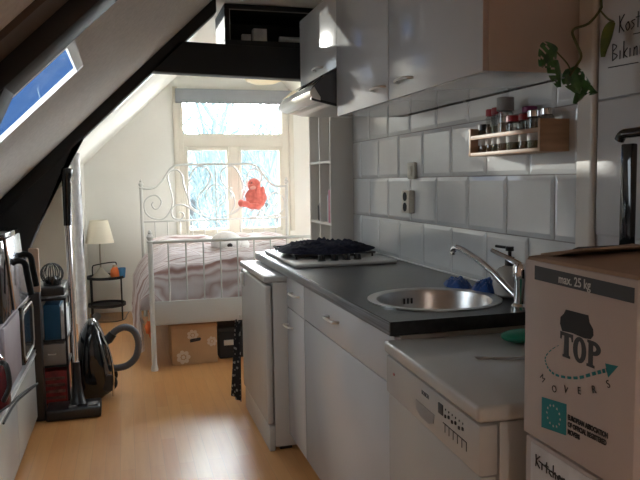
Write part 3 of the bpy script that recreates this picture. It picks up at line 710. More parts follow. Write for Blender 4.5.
jar(2.050, 1.24, .178, .027, 0, 'grey', 'spice_brown', 'tallest jar with a wide grey screw lid', .029, .044)
jar(1.988, 1.235, .112, .025, 0, 'redcap', 'spice_green', 'wide low jar with a dark red lid in the middle of the rack')
jar(1.965, 1.278, .140, .024, 0, 'purplecap', 'spice_brown', 'jar with a purple lid standing in the back row')
jar(1.928, 1.235, .112, .018, 0, 'redcap', 'spice_brown', 'short narrow jar with a dark red lid beside the steel-lidded ones')
jar(1.878, 1.24, .118, .023, 0, 'chrome', 'spice_green', 'jar with a shiny steel lid, left one of two')
jar(1.826, 1.25, .120, .021, 0, 'chrome', 'spice_brown', 'jar with a shiny steel lid against the right end of the rack')

# ------------------------------------------------------------------ hanging monstera
pl = thing('hanging_plant', 'trailing monstera vine hanging in front of the wall cabinet end', 'plant', (1.2, 1.55, 1.5))
vy = 1.55
part(pl, 'stem', MB().tube(smooth_path([(1.22, vy, 2.10), (1.215, vy, 1.90), (1.217, vy, 1.758), (1.216, vy, 1.735), (1.181, vy, 1.697), (1.133, vy, 1.677), (1.143, vy, 1.645), (1.159, vy, 1.612), (1.144, vy, 1.585), (1.125, vy, 1.56)], 5), [.0035] * 46, 7)
     .tube(smooth_path([(1.216, vy, 1.730), (1.235, vy - .005, 1.710), (1.258, vy, 1.704)], 4), [.0025] * 9, 6)
     .tube(smooth_path([(1.13, vy, 1.57), (1.11, vy - .01, 1.59), (1.085, vy, 1.62)], 4), [.002] * 9, 6), 'stem')
def leaf(base, tip, width, tilt=0, holes=True, m='leaf', curl=.012):
    B = Vector((base[0], vy, base[1])); T = Vector((tip[0], vy, tip[1])); ax = T - B; L = ax.length; ax.normalize()
    side = Vector((ax.z, 0, -ax.x)); nrm = Vector((0, -1, 0)); side = side * math.cos(tilt) + nrm * math.sin(tilt); nn = ax.cross(side)
    mb = MB(); n = 14; prof = []
    for i in range(n + 1):
        t_ = i / n; wv = width * (math.sin(PI * min(1, t_ * .93 + .07)) ** .75) * (1.15 - .5 * t_)
        prof.append((t_, wv))
    for sgn in (-1, 1):
        for i in range(n):
            ta, wa = prof[i]; tb, wb_ = prof[i + 1]
            for (f0, f1) in ((0, .35), (.35, .72), (.72, 1)):
                if holes and f0 == .35 and i % 3 == 1 and 2 < i < 12: continue
                if holes and f0 == .72 and i % 4 == 3 and i < 12: continue
                def pt(t_, w_, f): return B + ax * (L * t_) + side * (sgn * w_ * f) + nn * (curl * (f * f) * 1.0 - .01 * t_ * t_) 
                mb.poly([pt(ta, wa, f0), pt(ta, wa, f1), pt(tb, wb_, f1), pt(tb, wb_, f0)])
    bmesh.ops.remove_doubles(mb.bm, verts=mb.bm.verts, dist=.0004)
    bmesh.ops.solidify(mb.bm, geom=mb.bm.faces[:], thickness=.0008)
    return mb
part(pl, 'leaf', leaf((1.087, 1.632), (1.034, 1.583), .038, .2), 'leaf')
part(pl, 'leaf', leaf((1.088, 1.600), (1.090, 1.530), .034, .4), 'leaf')
part(pl, 'leaf', leaf((1.262, 1.702), (1.222, 1.612), .023, .3, False), 'leafy', label='yellow-green young leaf')
part(pl, 'leaf', leaf((1.125, 1.572), (1.205, 1.515), .036, .2), 'leaf')
part(pl, 'leaf', leaf((1.13, 1.582), (1.155, 1.515), .032, -.3), 'leaf')
part(pl, 'leaf', leaf((1.185, 1.53), (1.138, 1.490), .018, .3, False), 'leaf')

# ------------------------------------------------------------------ moving boxes, near right
BX0, BX1, BY0, BY1 = .70, 1.18, .800, 1.084
mbx = thing('moving_box', 'open-topped moving box with TOP MOVERS print, on top of the stack', 'box', (.94, .94, .828))
part(mbx, 'carton', MB().box(BX0, BX1, BY0, BY1, .828, 1.150, .002), 'cardboard')
fl = MB(); fl.prism([(.702, 1.1505), (.705, 1.156), (.93, 1.170), (.93, 1.166)], 'y', BY0 + .003, BY1 - .003)
part(mbx, 'flap', fl, 'cardin')
part(mbx, 'flap', MB().prism([(1.178, 1.1505), (1.176, 1.156), (.95, 1.185), (.95, 1.181)], 'y', BY0 + .003, BY1 - .003), 'cardin')
part(mbx, 'flap', MB().prism([(BY1 - .001, 1.151), (BY1 - .003, 1.160), (BY1 - .12, 1.180), (BY1 - .12, 1.177)], 'x', .73, 1.15), 'cardin')
e = BX0 - .0006
part(mbx, 'weight_band', MB().prism([(1.054, 1.1425), (.806, 1.1385), (.806, 1.116), (1.054, 1.1175)], 'x', e, BX0 + .001), 'darkband')
part(mbx, 'weight_lettering', text_mb('max. 25 kg', .0215, face_left(e - .0003, .984, 1.1215), .0002, .0003, .88), 'whiteink')
part(mbx, 'hand_hole', MB().prism([(.963, 1.079), (.906, 1.080), (.903, 1.069), (.894, 1.060), (.893, 1.050), (.899, 1.043), (.915, 1.041), (.945, 1.043), (.972, 1.041), (.978, 1.052), (.977, 1.064), (.968, 1.071)], 'x', e, BX0 + .001), 'blackink')
tp = MB(); a0 = e
def slabl(p): tp.prism(p, 'x', a0, BX0 + .001)
# T
slabl([(.977, 1.040), (.943, 1.040), (.943, 1.028), (.946, 1.027), (.948, 1.034), (.954, 1.034), (.954, 1.003), (.950, 1.002), (.950, .998), (.970, .998), (.970, 1.002), (.966, 1.003), (.966, 1.034), (.972, 1.034), (.974, 1.027), (.977, 1.028)])
# O as a ring
def ringl(cy, cz, ry, rz, iy, iz):
    n = 20
    for i in range(n):
        a = 2 * PI * i / n; b_ = 2 * PI * (i + 1) / n
        slabl([(cy + ry * math.cos(a), cz + rz * math.sin(a)), (cy + ry * math.cos(b_), cz + rz * math.sin(b_)), (cy + iy * math.cos(b_), cz + iz * math.sin(b_)), (cy + iy * math.cos(a), cz + iz * math.sin(a))])
ringl(.926, 1.019, .0165, .0215, .0055, .0145)
slabl([(.907, 1.041), (.893, 1.041), (.893, 1.003), (.889, 1.002), (.889, .998), (.908, .998), (.908, 1.002), (.904, 1.003), (.904, 1.036), (.907, 1.037)])
n = 10
for i in range(n):
    a = -PI / 2 + PI * i / n; b_ = -PI / 2 + PI * (i + 1) / n
    f = lambda q, r1, r2: (.893 - r1 * math.cos(q), 1.0295 + r2 * math.sin(q))
    slabl([f(a, .018, .0115), f(b_, .018, .0115), f(b_, .008, .005), f(a, .008, .005)])
part(mbx, 'top_lettering', tp, 'darkband')
mv = MB()
for ch, y, z, r in (('M', 1.034, .945, -.75), ('O', 1.000, .933, -.45), ('V', .965, .9385, -.15), ('E', .928, .946, .12), ('R', .892, .958, .3), ('S', .857, .976, .5)):
    join_mb(mv, text_mb(ch, .017, face_left(e - .0001, y, z, r), 0, .0003))
part(mbx, 'movers_lettering', mv, 'blackink')
ar = MB(); arc = smooth_path([(0, *p) for p in ((.981, 1.014), (1.002, 1.001), (1.018, .985), (1.017, .974), (1.007, .965), (.988, .961), (.956, .965), (.924, .974), (.894, .988), (.87, .999), (.856, 1.005))], 4)
for i in range(0, len(arc) - 2, 2):
    w_ = .0004 + .0031 * i / len(arc); p, q = arc[i], arc[i] + (arc[i + 1] - arc[i]) * 1.25; d_ = (q - p).normalized(); s_ = Vector((0, -d_.z, d_.y)) * w_
    ar.prism([((p + s_).y, (p + s_).z), ((q + s_).y, (q + s_).z), ((q - s_).y, (q - s_).z), ((p - s_).y, (p - s_).z)], 'x', e, BX0 + .001)
ar.prism([(.864, 1.013), (.836, 1.016), (.857, .993)], 'x', e, BX0 + .001)
part(mbx, 'arrow', ar, 'tealink')
fg = part(mbx, 'flag', MB().prism([(1.027, .910), (.957, .919), (.957, .865), (1.027, .855)], 'x', e, BX0 + .001), 'tealink')
st = MB()
for i in range(12):
    a = 2 * PI * i / 12; cy, cz = .992 + .019 * math.cos(a), .887 + .018 * math.sin(a)
    st.prism([(cy + (.0026 if k_ % 2 == 0 else .0011) * math.sin(PI * k_ / 5), cz + (.0026 if k_ % 2 == 0 else .0011) * math.cos(PI * k_ / 5)) for k_ in range(10)], 'x', e - .0004, e)
part(fg, 'stars', st, 'whiteink')
le = MB()
for i, s_ in enumerate(('EUROPEAN ASSOCIATION', 'OF OFFICIAL REGISTERED', 'MOVERS')):
    join_mb(le, text_mb(s_, .0115, face_left(e - .0001, .952, .895 - i * .0125, .03), .0006, .0003, .72))
part(mbx, 'association_lettering', le, 'blackink')
lb = thing('moving_box', 'moving box with a handwritten kitchen note, under the TOP MOVERS box', 'box', (.94, .94, .42))
part(lb, 'carton', MB().box(.703, 1.18, .797, 1.080, .418, .822, .002), 'cardboard')
part(lb, 'paper_sheet', MB().box(.7015, .703, .80, 1.062, .60, .815, .0003), 'paper')
hw = MB()
for st_ in scribble('Keuken', 1.035, .765, .035, .03): pass
def hand2(sts, x, r=.0012):
    mb_ = MB()
    for st_ in sts: mb_.tube([(x, y, z) for y, z in smooth_path2(st_)], r, 5)
    return mb_
G2 = {'K': 0}
part(lb, 'handwriting', hand2(scribble('Kitchen', 1.044, .776, .022, .022) + [[(1.035, .789), (.99, .784), (.95, .785)], [(1.00, .757), (.95, .748)]], .7005), 'pen')
bb = thing('moving_box', 'plain moving box at the floor, lowest of the stack', 'box', (.94, .94, 0))
part(bb, 'carton', MB().box(.700, 1.185, .795, 1.082, .0, .414, .002), 'cardboard')
part(bb, 'tape', MB().box(.6995, 1.1855, .93, .98, .05, .4145), 'cardin')

# black wheeled bag with telescopic handle standing on the dishwasher behind the boxes
bg_ = thing('trolley_bag', 'black trolley bag with a raised telescopic handle behind the moving boxes', 'bag', (1.16, 1.36, .852))
part(bg_, 'case', MB().box(1.06, 1.25, 1.24, 1.46, .8525, 1.125, .02, 3), mat('black_nylon', (.012, .012, .014), .8, bump=.3, bscale=80))
part(bg_, 'pole', MB().box(1.142, 1.158, 1.334, 1.374, 1.12, 1.375, .004), 'gloss_black')
part(bg_, 'grip', MB().tube(smooth_path([(1.15, 1.388, 1.385), (1.15, 1.375, 1.398), (1.15, 1.34, 1.400), (1.15, 1.22, 1.402)], 4), [.012] * 13, 12), 'gloss_black')

# ------------------------------------------------------------------ bed
BX_0, BX_1, BF, BH = .155, 1.59, 4.76, 6.78
bed = thing('bed', 'white metal double bed frame with curled headboard in front of the window', 'bed', (.87, 5.77, 0))
def finial(mb, x, y, z):
    mb.lathe([(.014, 0), (.022, .006), (.022, .012), (.012, .018), (.020, .030), (.024, .042), (.018, .056), (.010, .064), (.014, .072), (.009, .084), (.002, .092)], (x, y, z), 14)
for x in (BX_0, BX_1):
    p = part(bed, 'foot_post', MB().lathe([(.024, 0), (.026, .01), (.022, .03), (.018, .045), (.0175, .89)], (x, BF, 0), 14), 'bedmetal')
    f_ = MB(); finial(f_, x, BF, .888); part(p, 'finial', f_, 'bedmetal')
    p = part(bed, 'head_post', MB().lathe([(.022, 0), (.017, .04), (.016, 1.245)], (x, BH, 0), 14), 'bedmetal')
    f_ = MB(); finial(f_, x, BH, 1.243); part(p, 'finial', f_, 'bedmetal')
part(bed, 'foot_rail', MB().tube([(BX_0, BF, .893), (BX_1, BF, .893)], .0115, 10), 'bedmetal')
part(bed, 'foot_panel', MB().box(BX_0 + .01, BX_1 - .01, BF - .012, BF + .012, .316, .482, .005), 'bedmetal')
ns = 12
for i in range(1, ns): 
    x = BX_0 + (BX_1 - BX_0) * i / ns
    part(bed, 'foot_spindle', MB().tube([(x, BF, .475), (x, BF, .89)], .0052, 8), 'bedmetal')
for x in (BX_0 + .005, BX_1 - .005): part(bed, 'side_rail', MB().box(x - .012, x + .012, BF + .01, BH - .01, .33, .45, .004), 'bedmetal')
hy_ = BH
def mir(pts): return [(1.745 - x, z) for x, z in pts]
def sweep(mb, pts, r): 
    pp = smooth_path([(x, hy_, z) for x, z in pts], 5); mb.tube(pp, [r] * len(pp), 8)
arch = [(.16, 1.245), (.24, 1.243), (.30, 1.262), (.352, 1.311), (.395, 1.371), (.451, 1.441), (.531, 1.469), (.70, 1.471), (.8725, 1.471)]
ab = MB(); sweep(ab, arch + mir(arch)[::-1][1:], .011); part(bed, 'head_arch', ab, 'bedmetal')
part(bed, 'head_rail', MB().tube([(BX_0, hy_, .925), (BX_1, hy_, .925)], .009, 8), 'bedmetal')
part(bed, 'head_rail', MB().tube([(BX_0, hy_, .50), (BX_1, hy_, .50)], .011, 8), 'bedmetal')
SL = [(.266, 1.112), (.251, 1.085), (.279, 1.045), (.322, 1.062), (.341, 1.12), (.294, 1.176), (.225, 1.163), (.180, 1.104), (.19, 1.013), (.256, .955), (.355, .948), (.427, 1.027), (.450, 1.128), (.425, 1.27), (.408, 1.351), (.44, 1.405), (.5, 1.42), (.548, 1.369), (.561, 1.268), (.601, 1.145), (.619, 1.063), (.698, .999)]
SM = [(.506, 1.004), (.536, 1.003), (.555, .970), (.514, .936), (.452, .955), (.434, 1.016), (.468, 1.07), (.539, 1.081), (.618, 1.042), (.697, .985), (.798, .950)]
SCc = [(.616, 1.05), (.600, 1.20), (.620, 1.33), (.66, 1.415), (.712, 1.455), (.785, 1.43), (.821, 1.376), (.812, 1.305), (.755, 1.224), (.700, 1.16), (.69, 1.06), (.74, .975)]
for S in (SL, SM, SCc):
    for q in (S, mir(S)):
        k = MB(); sweep(k, q, .0075); part(bed, 'scroll', k, 'bedmetal')
k = MB(); k.tube([(.8725 + .10 * math.cos(a * PI / 12), hy_, 1.16 + .11 * math.sin(a * PI / 12)) for a in range(24)], .006, 8, closed=True); part(bed, 'scroll', k, 'bedmetal')
k = MB(); k.tube([(.8725 + .045 * math.cos(a * PI / 10), hy_, 1.17 + .05 * math.sin(a * PI / 10)) for a in range(20)], .005, 8, closed=True); part(bed, 'scroll', k, 'bedmetal')
part(bed, 'head_spindle', MB().tube([(.8725, hy_, .925), (.8725, hy_, 1.471)], .006, 8), 'bedmetal')
for i in range(1, ns):
    x = BX_0 + (BX_1 - BX_0) * i / ns; part(bed, 'head_spindle', MB().tube([(x, hy_, .50), (x, hy_, .925)], .0048, 8), 'bedmetal')
part(bed, 'slat_base', MB().box(BX_0 + .02, BX_1 - .02, BF + .03, BH - .03, .36, .40), 'pinkwood')
single('mattress', MB().box(BX_0 + .01, BX_1 - .01, BF + .10, BH - .03, .40, .58, .03, 3), 'plush', 'white mattress under the striped duvet', 'mattress', (.87, 5.77, .40))

# duvet
prof = [(.085, .14), (.075, .26), (.07, .38), (.085, .50), (.12, .60), (.17, .665), (.26, .70)]
n_top = 26
top = [(.26 + (1.46 - .26) * i / n_top, .705) for i in range(1, n_top + 1)]
prr = [(1.54, .68), (1.61, .61), (1.645, .50), (1.65, .38), (1.65, .28)]
P_ = prof + top + prr
rows = []; NY = 60
for j in range(NY + 1):
    v = j / NY; y = 4.835 + (6.32 - 4.835) * v; r = []
    endf = min(1, v / .07) ** .5; endb = min(1, (1 - v) / .05) ** .5
    for i, (x, z) in enumerate(P_):
        q = Vector((x * 3.2, y * 2.2, 1.3)); q2 = Vector((x * 9, y * 5, 4.1)); q3 = Vector((x * 2.2 + z * 6, y * 9, 2.0))
        nn = .055 * noise.noise(q) + .03 * noise.noise(q2)
        if i < 7:
            w_ = 1 - i / 7
            x2 = x - .055 * w_ * (noise.noise(q3) + .35) - .03 * w_ * math.sin(y * 19 + 3 * noise.noise(q)); z2 = z + .06 * w_ * noise.noise(Vector((y * 3, 7, 1)))
        elif i >= len(P_) - 5: x2 = x + .03 * noise.noise(q3); z2 = z
        else: x2 = x; z2 = z + nn + .02
        if z > .5: z2 = .60 + (z2 - .60) * (endf * .9 + .1) * 1.0 if z2 > .6 else z2; z2 = z2 * 1.0 - (1 - endf) * .17 * (1 if 5 < i < len(P_) - 3 else .4)
        r.append((x2, y, z2 - .05 * (1 - endb)))
    if j == 0:
        for zz, oy in ((.42, .0), (.50, -.012), (.57, -.008)):
            rows.append([(p[0], 4.812 + oy + .012 * noise.noise(Vector((p[0] * 9, zz * 4, 2))), min(p[2], zz)) for p in r])
    rows.append(r)
mb = MB().grid(rows)
bmesh.ops.solidify(mb.bm, geom=mb.bm.faces[:], thickness=-.02)
dv = single('duvet', mb, 'duvet', 'puffy duvet with dusty pink and white stripes spilling over the left side of the bed', 'duvet', (.87, 5.6, .6), angle=80)
def pillow(cx, cy, cz, label, rx=.33, ry=.20, rz=.085, tilt=.28):
    mb = MB(); n = 18; m_ = Matrix.Translation((cx, cy, cz)) @ Matrix.Rotation(tilt, 4, 'X')
    for sg in (1, -1):
        rows = []
        for i in range(n + 1):
            r = []
            for j in range(n + 1):
                u = i / n * 2 - 1; v = j / n * 2 - 1; h_ = ((1 - u ** 4) * (1 - v ** 4)) ** .5
                e_ = 1 - .07 * (1 - (abs(u) ** 2) * (abs(v) ** 2))
                r.append(m_ @ Vector((u * rx * e_, v * ry * e_, sg * rz * h_ * (1 + .25 * noise.noise(Vector((u * 3, v * 3, cx)))))))
            rows.append(r)
        mb.grid(rows)
    bmesh.ops.remove_doubles(mb.bm, verts=mb.bm.verts, dist=.0005)
    return single('pillow', mb, 'duvet', label, 'pillow', (cx, cy, cz), angle=60)
pillow(.52, 6.53, .685, 'striped pillow leaning on the left half of the headboard')
pillow(1.22, 6.53, .685, 'striped pillow leaning on the right half of the headboard, under the coral plush')

# plush seal
sl = thing('plush_toy', 'white seal plush with a dark nose lying on the bed by the pillows', 'plush toy', (.86, 5.95, .70))
part(sl, 'head', MB().ball((.84, 5.93, .755), (.135, .12, .098), 24).ball((.96, 6.02, .72), (.10, .14, .07), 18), 'plush')
part(sl, 'nose', MB().ball((.855, 5.812, .738), (.024, .014, .018), 12), 'sealnose')
part(sl, 'eye', MB().ball((.80, 5.822, .785), .009, 10), 'sealnose')
part(sl, 'eye', MB().ball((.915, 5.838, .785), .009, 10), 'sealnose')

# coral bunny on the headboard
sl.location.z += .015
bn = thing('plush_toy', 'coral red bunny plush sitting against the curls of the headboard', 'plush toy', (1.26, 6.73, 1.02))
by = 6.722
part(bn, 'body', MB().ball((1.265, by, 1.135), (.105, .05, .12), 20, jitter=.15), 'coral')
part(bn, 'head', MB().ball((1.245, by, 1.265), (.066, .045, .064), 20).ball((1.215, by - .03, 1.245), (.04, .025, .03), 12), 'coral')
part(bn, 'ear', MB().ball((1.315, by - .02, 1.15), (.032, .022, .10), 14, m=Matrix.Rotation(.18, 4, 'Y')), 'coral')
part(bn, 'ear', MB().ball((1.27, by - .035, 1.17), (.027, .02, .10), 14, m=Matrix.Rotation(.12, 4, 'Y')), 'coral')
part(bn, 'foot', MB().ball((1.145, by - .02, 1.075), (.065, .035, .033), 14, m=Matrix.Rotation(.2, 4, 'Y')).ball((1.105, by - .03, 1.085), (.03, .03, .038), 12), 'coral')
part(bn, 'foot', MB().ball((1.24, by - .03, 1.05), (.08, .035, .034), 14), 'coral')
part(bn, 'eye', MB().ball((1.215, by - .043, 1.283), .007, 8), 'sealnose')
part(bn, 'muzzle', MB().ball((1.225, by - .045, 1.235), (.032, .02, .018), 12), mat('pale_pink_plush', (.85, .42, .34), .9, bump=.5, bscale=80))

# boxes under the bed
ub = thing('storage_box', 'brown cardboard storage box with white flower print under the bed', 'box', (.45, 5.05, 0))
part(ub, 'carton', MB().box(.282, .603, 4.85, 5.25, 0, .285, .003), 'cardboard' if 0 else mat('kraft_card', (.55, .34, .18), .8, var=.12, vscale=5))
def flower(cy, cz, r, mb):
    for k_ in range(7):
        a = 2 * PI * k_ / 7
        mb.prism([(cy + r * .62 * math.cos(a) + r * .30 * math.cos(q * PI / 4), cz + r * .62 * math.sin(a) + r * .30 * math.sin(q * PI / 4)) for q in range(8)], 'y', 4.8485 - .0002 * k_, 4.851)
    mb.prism([(cy + r * .25 * math.cos(q * PI / 4), cz + r * .25 * math.sin(q * PI / 4)) for q in range(8)], 'y', 4.8460, 4.851)
fm = mat('pale_print', (.70, .58, .46), .8)
for fa in ((.36, .055, .055), (.565, .155, .040), (.43, .21, .045)):
    fl_ = MB(); flower(*fa, fl_); part(ub, 'flower_print', fl_, fm)
part(ub, 'hand_hole', MB().prism([(.408, .172), (.412, .158), (.482, .168), (.488, .182), (.482, .190), (.414, .184)], 'y', 4.8455, 4.851), 'blackink')
part(ub, 'lid_edge', MB().box(.279, .606, 4.846, 5.253, .262, .288, .003), mat('kraft_lid', (.50, .30, .16), .8))
part(thing('storage_box', 'dark grey fabric storage box with lid under the bed, right of the cardboard one', 'box', (.79, 5.1, 0)), 'body', MB().box(.625, .98, 4.92, 5.32, 0, .20, .01), mat('charcoal_felt', (.035, .033, .033), .9, bump=.4))
gb = [o for o in C.objects if o.name.startswith('storage_box')][-1]
part(gb, 'lid', MB().box(.620, .985, 4.915, 5.325, .201, .235, .006), mat('charcoal_felt_lid', (.05, .047, .045), .9))
part(gb, 'label_holder', MB().box(.66, .73, 4.911, 4.917, .10, .14, .002), 'alu')

# orange toy hanging off the duvet
ot = thing('hanging_toy', 'small orange plush toy dangling at the bed corner by the foot post', 'toy', (.125, 4.80, .23))
part(ot, 'body', MB().ball((.125, 4.795, .30), (.024, .018, .045), 14, jitter=.3), 'orange')
part(ot, 'tail', MB().ball((.138, 4.795, .248), (.012, .01, .03), 10), 'orange')
part(ot, 'loop', MB().tube([(.125, 4.795, .34), (.13, 4.79, .40), (.15, 4.78, .46)], .002, 5), 'white')

# ------------------------------------------------------------------ side table with lamp
st_ = thing('side_table', 'round black metal tray table with two tiers in the far corner', 'table', (-.20, 6.78, 0))
tx, ty = -.20, 6.78
for zt in (.135, .40):
    part(st_, 'tray', MB().lathe([(.002, zt), (.165, zt), (.170, zt + .02), (.175, zt + .02), (.175, zt - .006), (.002, zt - .006)], (tx, ty, 0), 32, caps=False), 'blackmetal')
for a in (35, 145, 215, 325):
    x, y = tx + .168 * math.cos(math.radians(a)), ty + .168 * math.sin(math.radians(a))
    part(st_, 'leg', MB().tube([(x, y, 0), (x, y, .41)], .007, 8), 'blackmetal')
part(st_, 'handle', MB().tube(smooth_path([(tx - .12, ty, .40), (tx - .12, ty, .50), (tx - .09, ty, .525), (tx + .07, ty, .545), (tx + .10, ty, .52), (tx + .10, ty, .40)], 4), [.006] * 21, 8), 'blackmetal')
lx, ly = -.245, 6.80
lm = thing('table_lamp', 'cream-shaded lamp with a taupe cone base on the black tray table', 'lamp', (lx, ly, .402))
part(lm, 'base', MB().lathe([(.085, .402), (.088, .41), (.06, .44), (.028, .475), (.010, .50)], (lx, ly, 0), 24), 'lampbase')
part(lm, 'stem', MB().tube([(lx, ly, .49), (lx, ly, .80)], .0085, 8), 'lampbase')
part(lm, 'shade', MB().lathe([(.132, .735), (.084, .95), (.082, .95), (.130, .735)], (lx, ly, 0), 32, caps=False), 'shade')
part(lm, 'pull_chain', MB().tube([(lx + .04, ly - .03, .735), (lx + .04, ly - .03, .60)], .002, 5), 'alu')
oj = thing('bottle', 'orange squat bottle on the tray table, between the lamp and the blue cup', 'bottle', (-.115, 6.74, .402))
part(oj, 'body', MB().lathe([(.035, 0), (.045, .02), (.042, .07), (.022, .10)], (-.115, 6.74, .402), 18), 'orange')
part(oj, 'cap', MB().lathe([(.022, .10), (.020, .12)], (-.115, 6.74, .402), 14), 'pinkwood')
cu_ = single('cup', MB().lathe([(.028, 0), (.036, .07), (.038, .09), (.034, .09), (.026, .01)], (-.052, 6.74, .402), 18), 'lightblue', 'blue cup at the right rim of the tray table', 'cup', (-.052, 6.74, .402))
sh_ = single('slipper', MB().ball((-.30, 6.74, .035), (.04, .11, .035), 16), 'grey', 'grey slipper on the floor under the tray table', 'slipper', (-.30, 6.74, 0))
cbm = MB().tube(smooth_path([(-.30, 6.62, .006), (-.15, 6.58, .006), (-.05, 6.66, .006), (-.02, 6.9, .006), (.0, 7.05, .006)], 5), [.004] * 21, 6)
single('power_cable', cbm, 'black', 'thin black cable curling on the floor under the tray table', 'cable', (-.15, 6.7, 0))

# ------------------------------------------------------------------ vacuum cleaner
vc = thing('vacuum_cleaner', 'black canister vacuum cleaner standing upright with its floor head and chrome tube', 'vacuum cleaner', (-.25, 4.1, 0))
def tank_rows():
    # outline in XZ at Y depth, rounded
    mb = MB(); secs = [(-.005, .05, .07), (.03, .095, .10), (.12, .106, .125), (.22, .107, .13), (.32, .088, .125), (.40, .066, .105), (.455, .042, .075), (.482, .015, .03)]
    rings = []
    for i, (z, rx, ry) in enumerate(secs):
        cx = -.214 - .012 * math.sin(z * 5); 
        rings.append([mb.bm.verts.new((cx + rx * (abs(math.cos(a)) ** .8) * (1 if math.cos(a) > 0 else -1), 4.30 + ry * math.sin(a), max(0, z))) for a in [2 * PI * q / 28 for q in range(28)]])
    for A, B in zip(rings, rings[1:]):
        for q in range(28): mb.bm.faces.new((A[q], A[(q + 1) % 28], B[(q + 1) % 28], B[q]))
    mb.bm.faces.new(list(reversed(rings[0]))); mb.bm.faces.new(rings[-1]); return mb
part(vc, 'tank', tank_rows(), 'gloss_black')
for yy in (4.21, 4.39):
    part(vc, 'wheel', MB().lathe([(.045, -.012), (.052, -.006), (.052, .006), (.045, .012)], (0, 0, 0), 24, m=Matrix.Translation((-.135, yy, .10)) @ Matrix.Rotation(PI / 2, 4, 'X')), 'black')
part(vc, 'bumper', MB().tube(smooth_path([(-.112, 4.20, .02), (-.105, 4.185, .15), (-.118, 4.18, .28), (-.150, 4.185, .38), (-.185, 4.20, .45)], 5), [.006] * 21, 8), 'chrome')
part(vc, 'hose_socket', MB().tube([(-.175, 4.28, .33), (-.125, 4.28, .355), (-.10, 4.28, .385)], [.032, .030, .026], 14), 'black')
hp = smooth_path([(-.12, 4.28, .362), (-.085, 4.28, .40), (-.03, 4.29, .418), (.025, 4.30, .385), (.048, 4.30, .31), (.03, 4.30, .225), (-.02, 4.30, .178), (-.075, 4.30, .165), (-.125, 4.31, .165)], 9)
part(vc, 'hose', MB().tube(hp, [.0205 + .0015 * (i % 2) for i in range(len(hp))], 12), 'hose')
part(vc, 'tube', MB().tube([(-.300, 4.0, .09), (-.3085, 4.0, 1.09)], [.0165, .0165], 14).tube([(-.3045, 4.0, .60), (-.305, 4.0, .64)], [.020, .020], 14), 'chrome')
part(vc, 'tube_grip', MB().tube([(-.3085, 4.0, 1.07), (-.304, 4.0, 1.33), (-.301, 4.0, 1.35), (-.300, 4.0, 1.385)], [.022, .025, .032, .030], 14), 'gloss_black')
fh = part(vc, 'floor_head', MB().box(-.462, -.172, 3.895, 4.07, .0, .062, .012, 3), 'black')
part(fh, 'neck', MB().tube([(-.300, 4.0, .30), (-.300, 4.0, .18), (-.298, 3.99, .10), (-.298, 3.98, .06)], [.021, .024, .035, .05], 14), 'black')
part(fh, 'pedal', MB().box(-.245, -.19, 3.92, 3.97, .06, .072, .003), 'grey')
part(fh, 'pedal', MB().box(-.345, -.30, 3.92, 3.97, .06, .070, .003), 'grey')

# pale pole standing behind the vacuum tube
pw = thing('wrapped_pole', 'tall pale pole wrapped in clear plastic behind the vacuum tube', 'pole', (-.30, 4.75, 0))
pm = MB()
rows = []
for i in range(24):
    z = 1.50 * i / 23; rows.append([(-.305 + .030 * (1 + .25 * noise.noise(Vector((a, z * 6, 0)))) * math.cos(a), 4.78 + .030 * math.sin(a), z) for a in [2 * PI * q / 14 for q in range(15)]])
pm.grid(rows); part(pw, 'wrapping', pm, 'film')
part(pw, 'shaft', MB().tube([(-.305, 4.78, 0), (-.305, 4.78, 1.54)], .014, 10), 'white')

# ------------------------------------------------------------------ left side: low sideboard and the things on it
sbx = thing('sideboard', 'low white sideboard with flat fronts along the left wall', 'cabinet', (-.75, 3.0, 0))
part(sbx, 'body', MB().box(-.98, -.522, 2.0, 3.89, .04, .383, .002), 'kwhite')
part(sbx, 'top', MB().box(-.985, -.495, 1.99, 3.90, .385, .41, .003), mat('grey_top', (.42, .42, .43), .3))
for y0, y1 in ((2.0, 2.62), (2.625, 3.245), (3.25, 3.89)):
    part(sbx, 'door', MB().box(-.52, -.500, y0 + .002, y1 - .002, .04, .380, .002), 'kwhite')
part(sbx, 'plinth', MB().box(-.95, -.55, 2.05, 3.85, 0, .04), 'kwhite')
part(sbx, 'edge_profile', MB().box(-.4975, -.492, 1.99, 3.90, .384, .388).box(-.4975, -.492, 1.99, 3.90, .407, .411), 'alu')

ov = thing('microwave_oven', 'mauve grey microwave with a black framed window door on the sideboard', 'microwave', (-.75, 3.4, .411))
part(ov, 'body', MB().box(-.90, -.515, 3.02, 3.90, .42, .71, .006), 'pinkgrey')
part(ov, 'control_panel', MB().box(-.514, -.502, 3.03, 3.46, .425, .705, .003), 'pinkgrey')
octo = lambda a, b_, c_, d_, k_: [(a + k_, c_), (b_ - k_, c_), (b_, c_ + k_), (b_, d_ - k_), (b_ - k_, d_), (a + k_, d_), (a, d_ - k_), (a, c_ + k_)]
d = part(ov, 'door', MB().prism(octo(3.47, 3.89, .425, .705, .04), 'x', -.514, -.495, .002), 'gloss_black')
part(d, 'window', MB().prism(octo(3.52, 3.84, .465, .665, .03), 'x', -.4949, -.493), 'dark_glass')
part(d, 'door_rim', MB().tube([(-.493, y, z) for y, z in octo(3.50, 3.86, .445, .685, .035)], .004, 6, closed=True), 'alu')
part(ov, 'foot', MB().box(-.88, -.56, 3.05, 3.10, .411, .42).box(-.88, -.56, 3.82, 3.87, .411, .42), 'black')

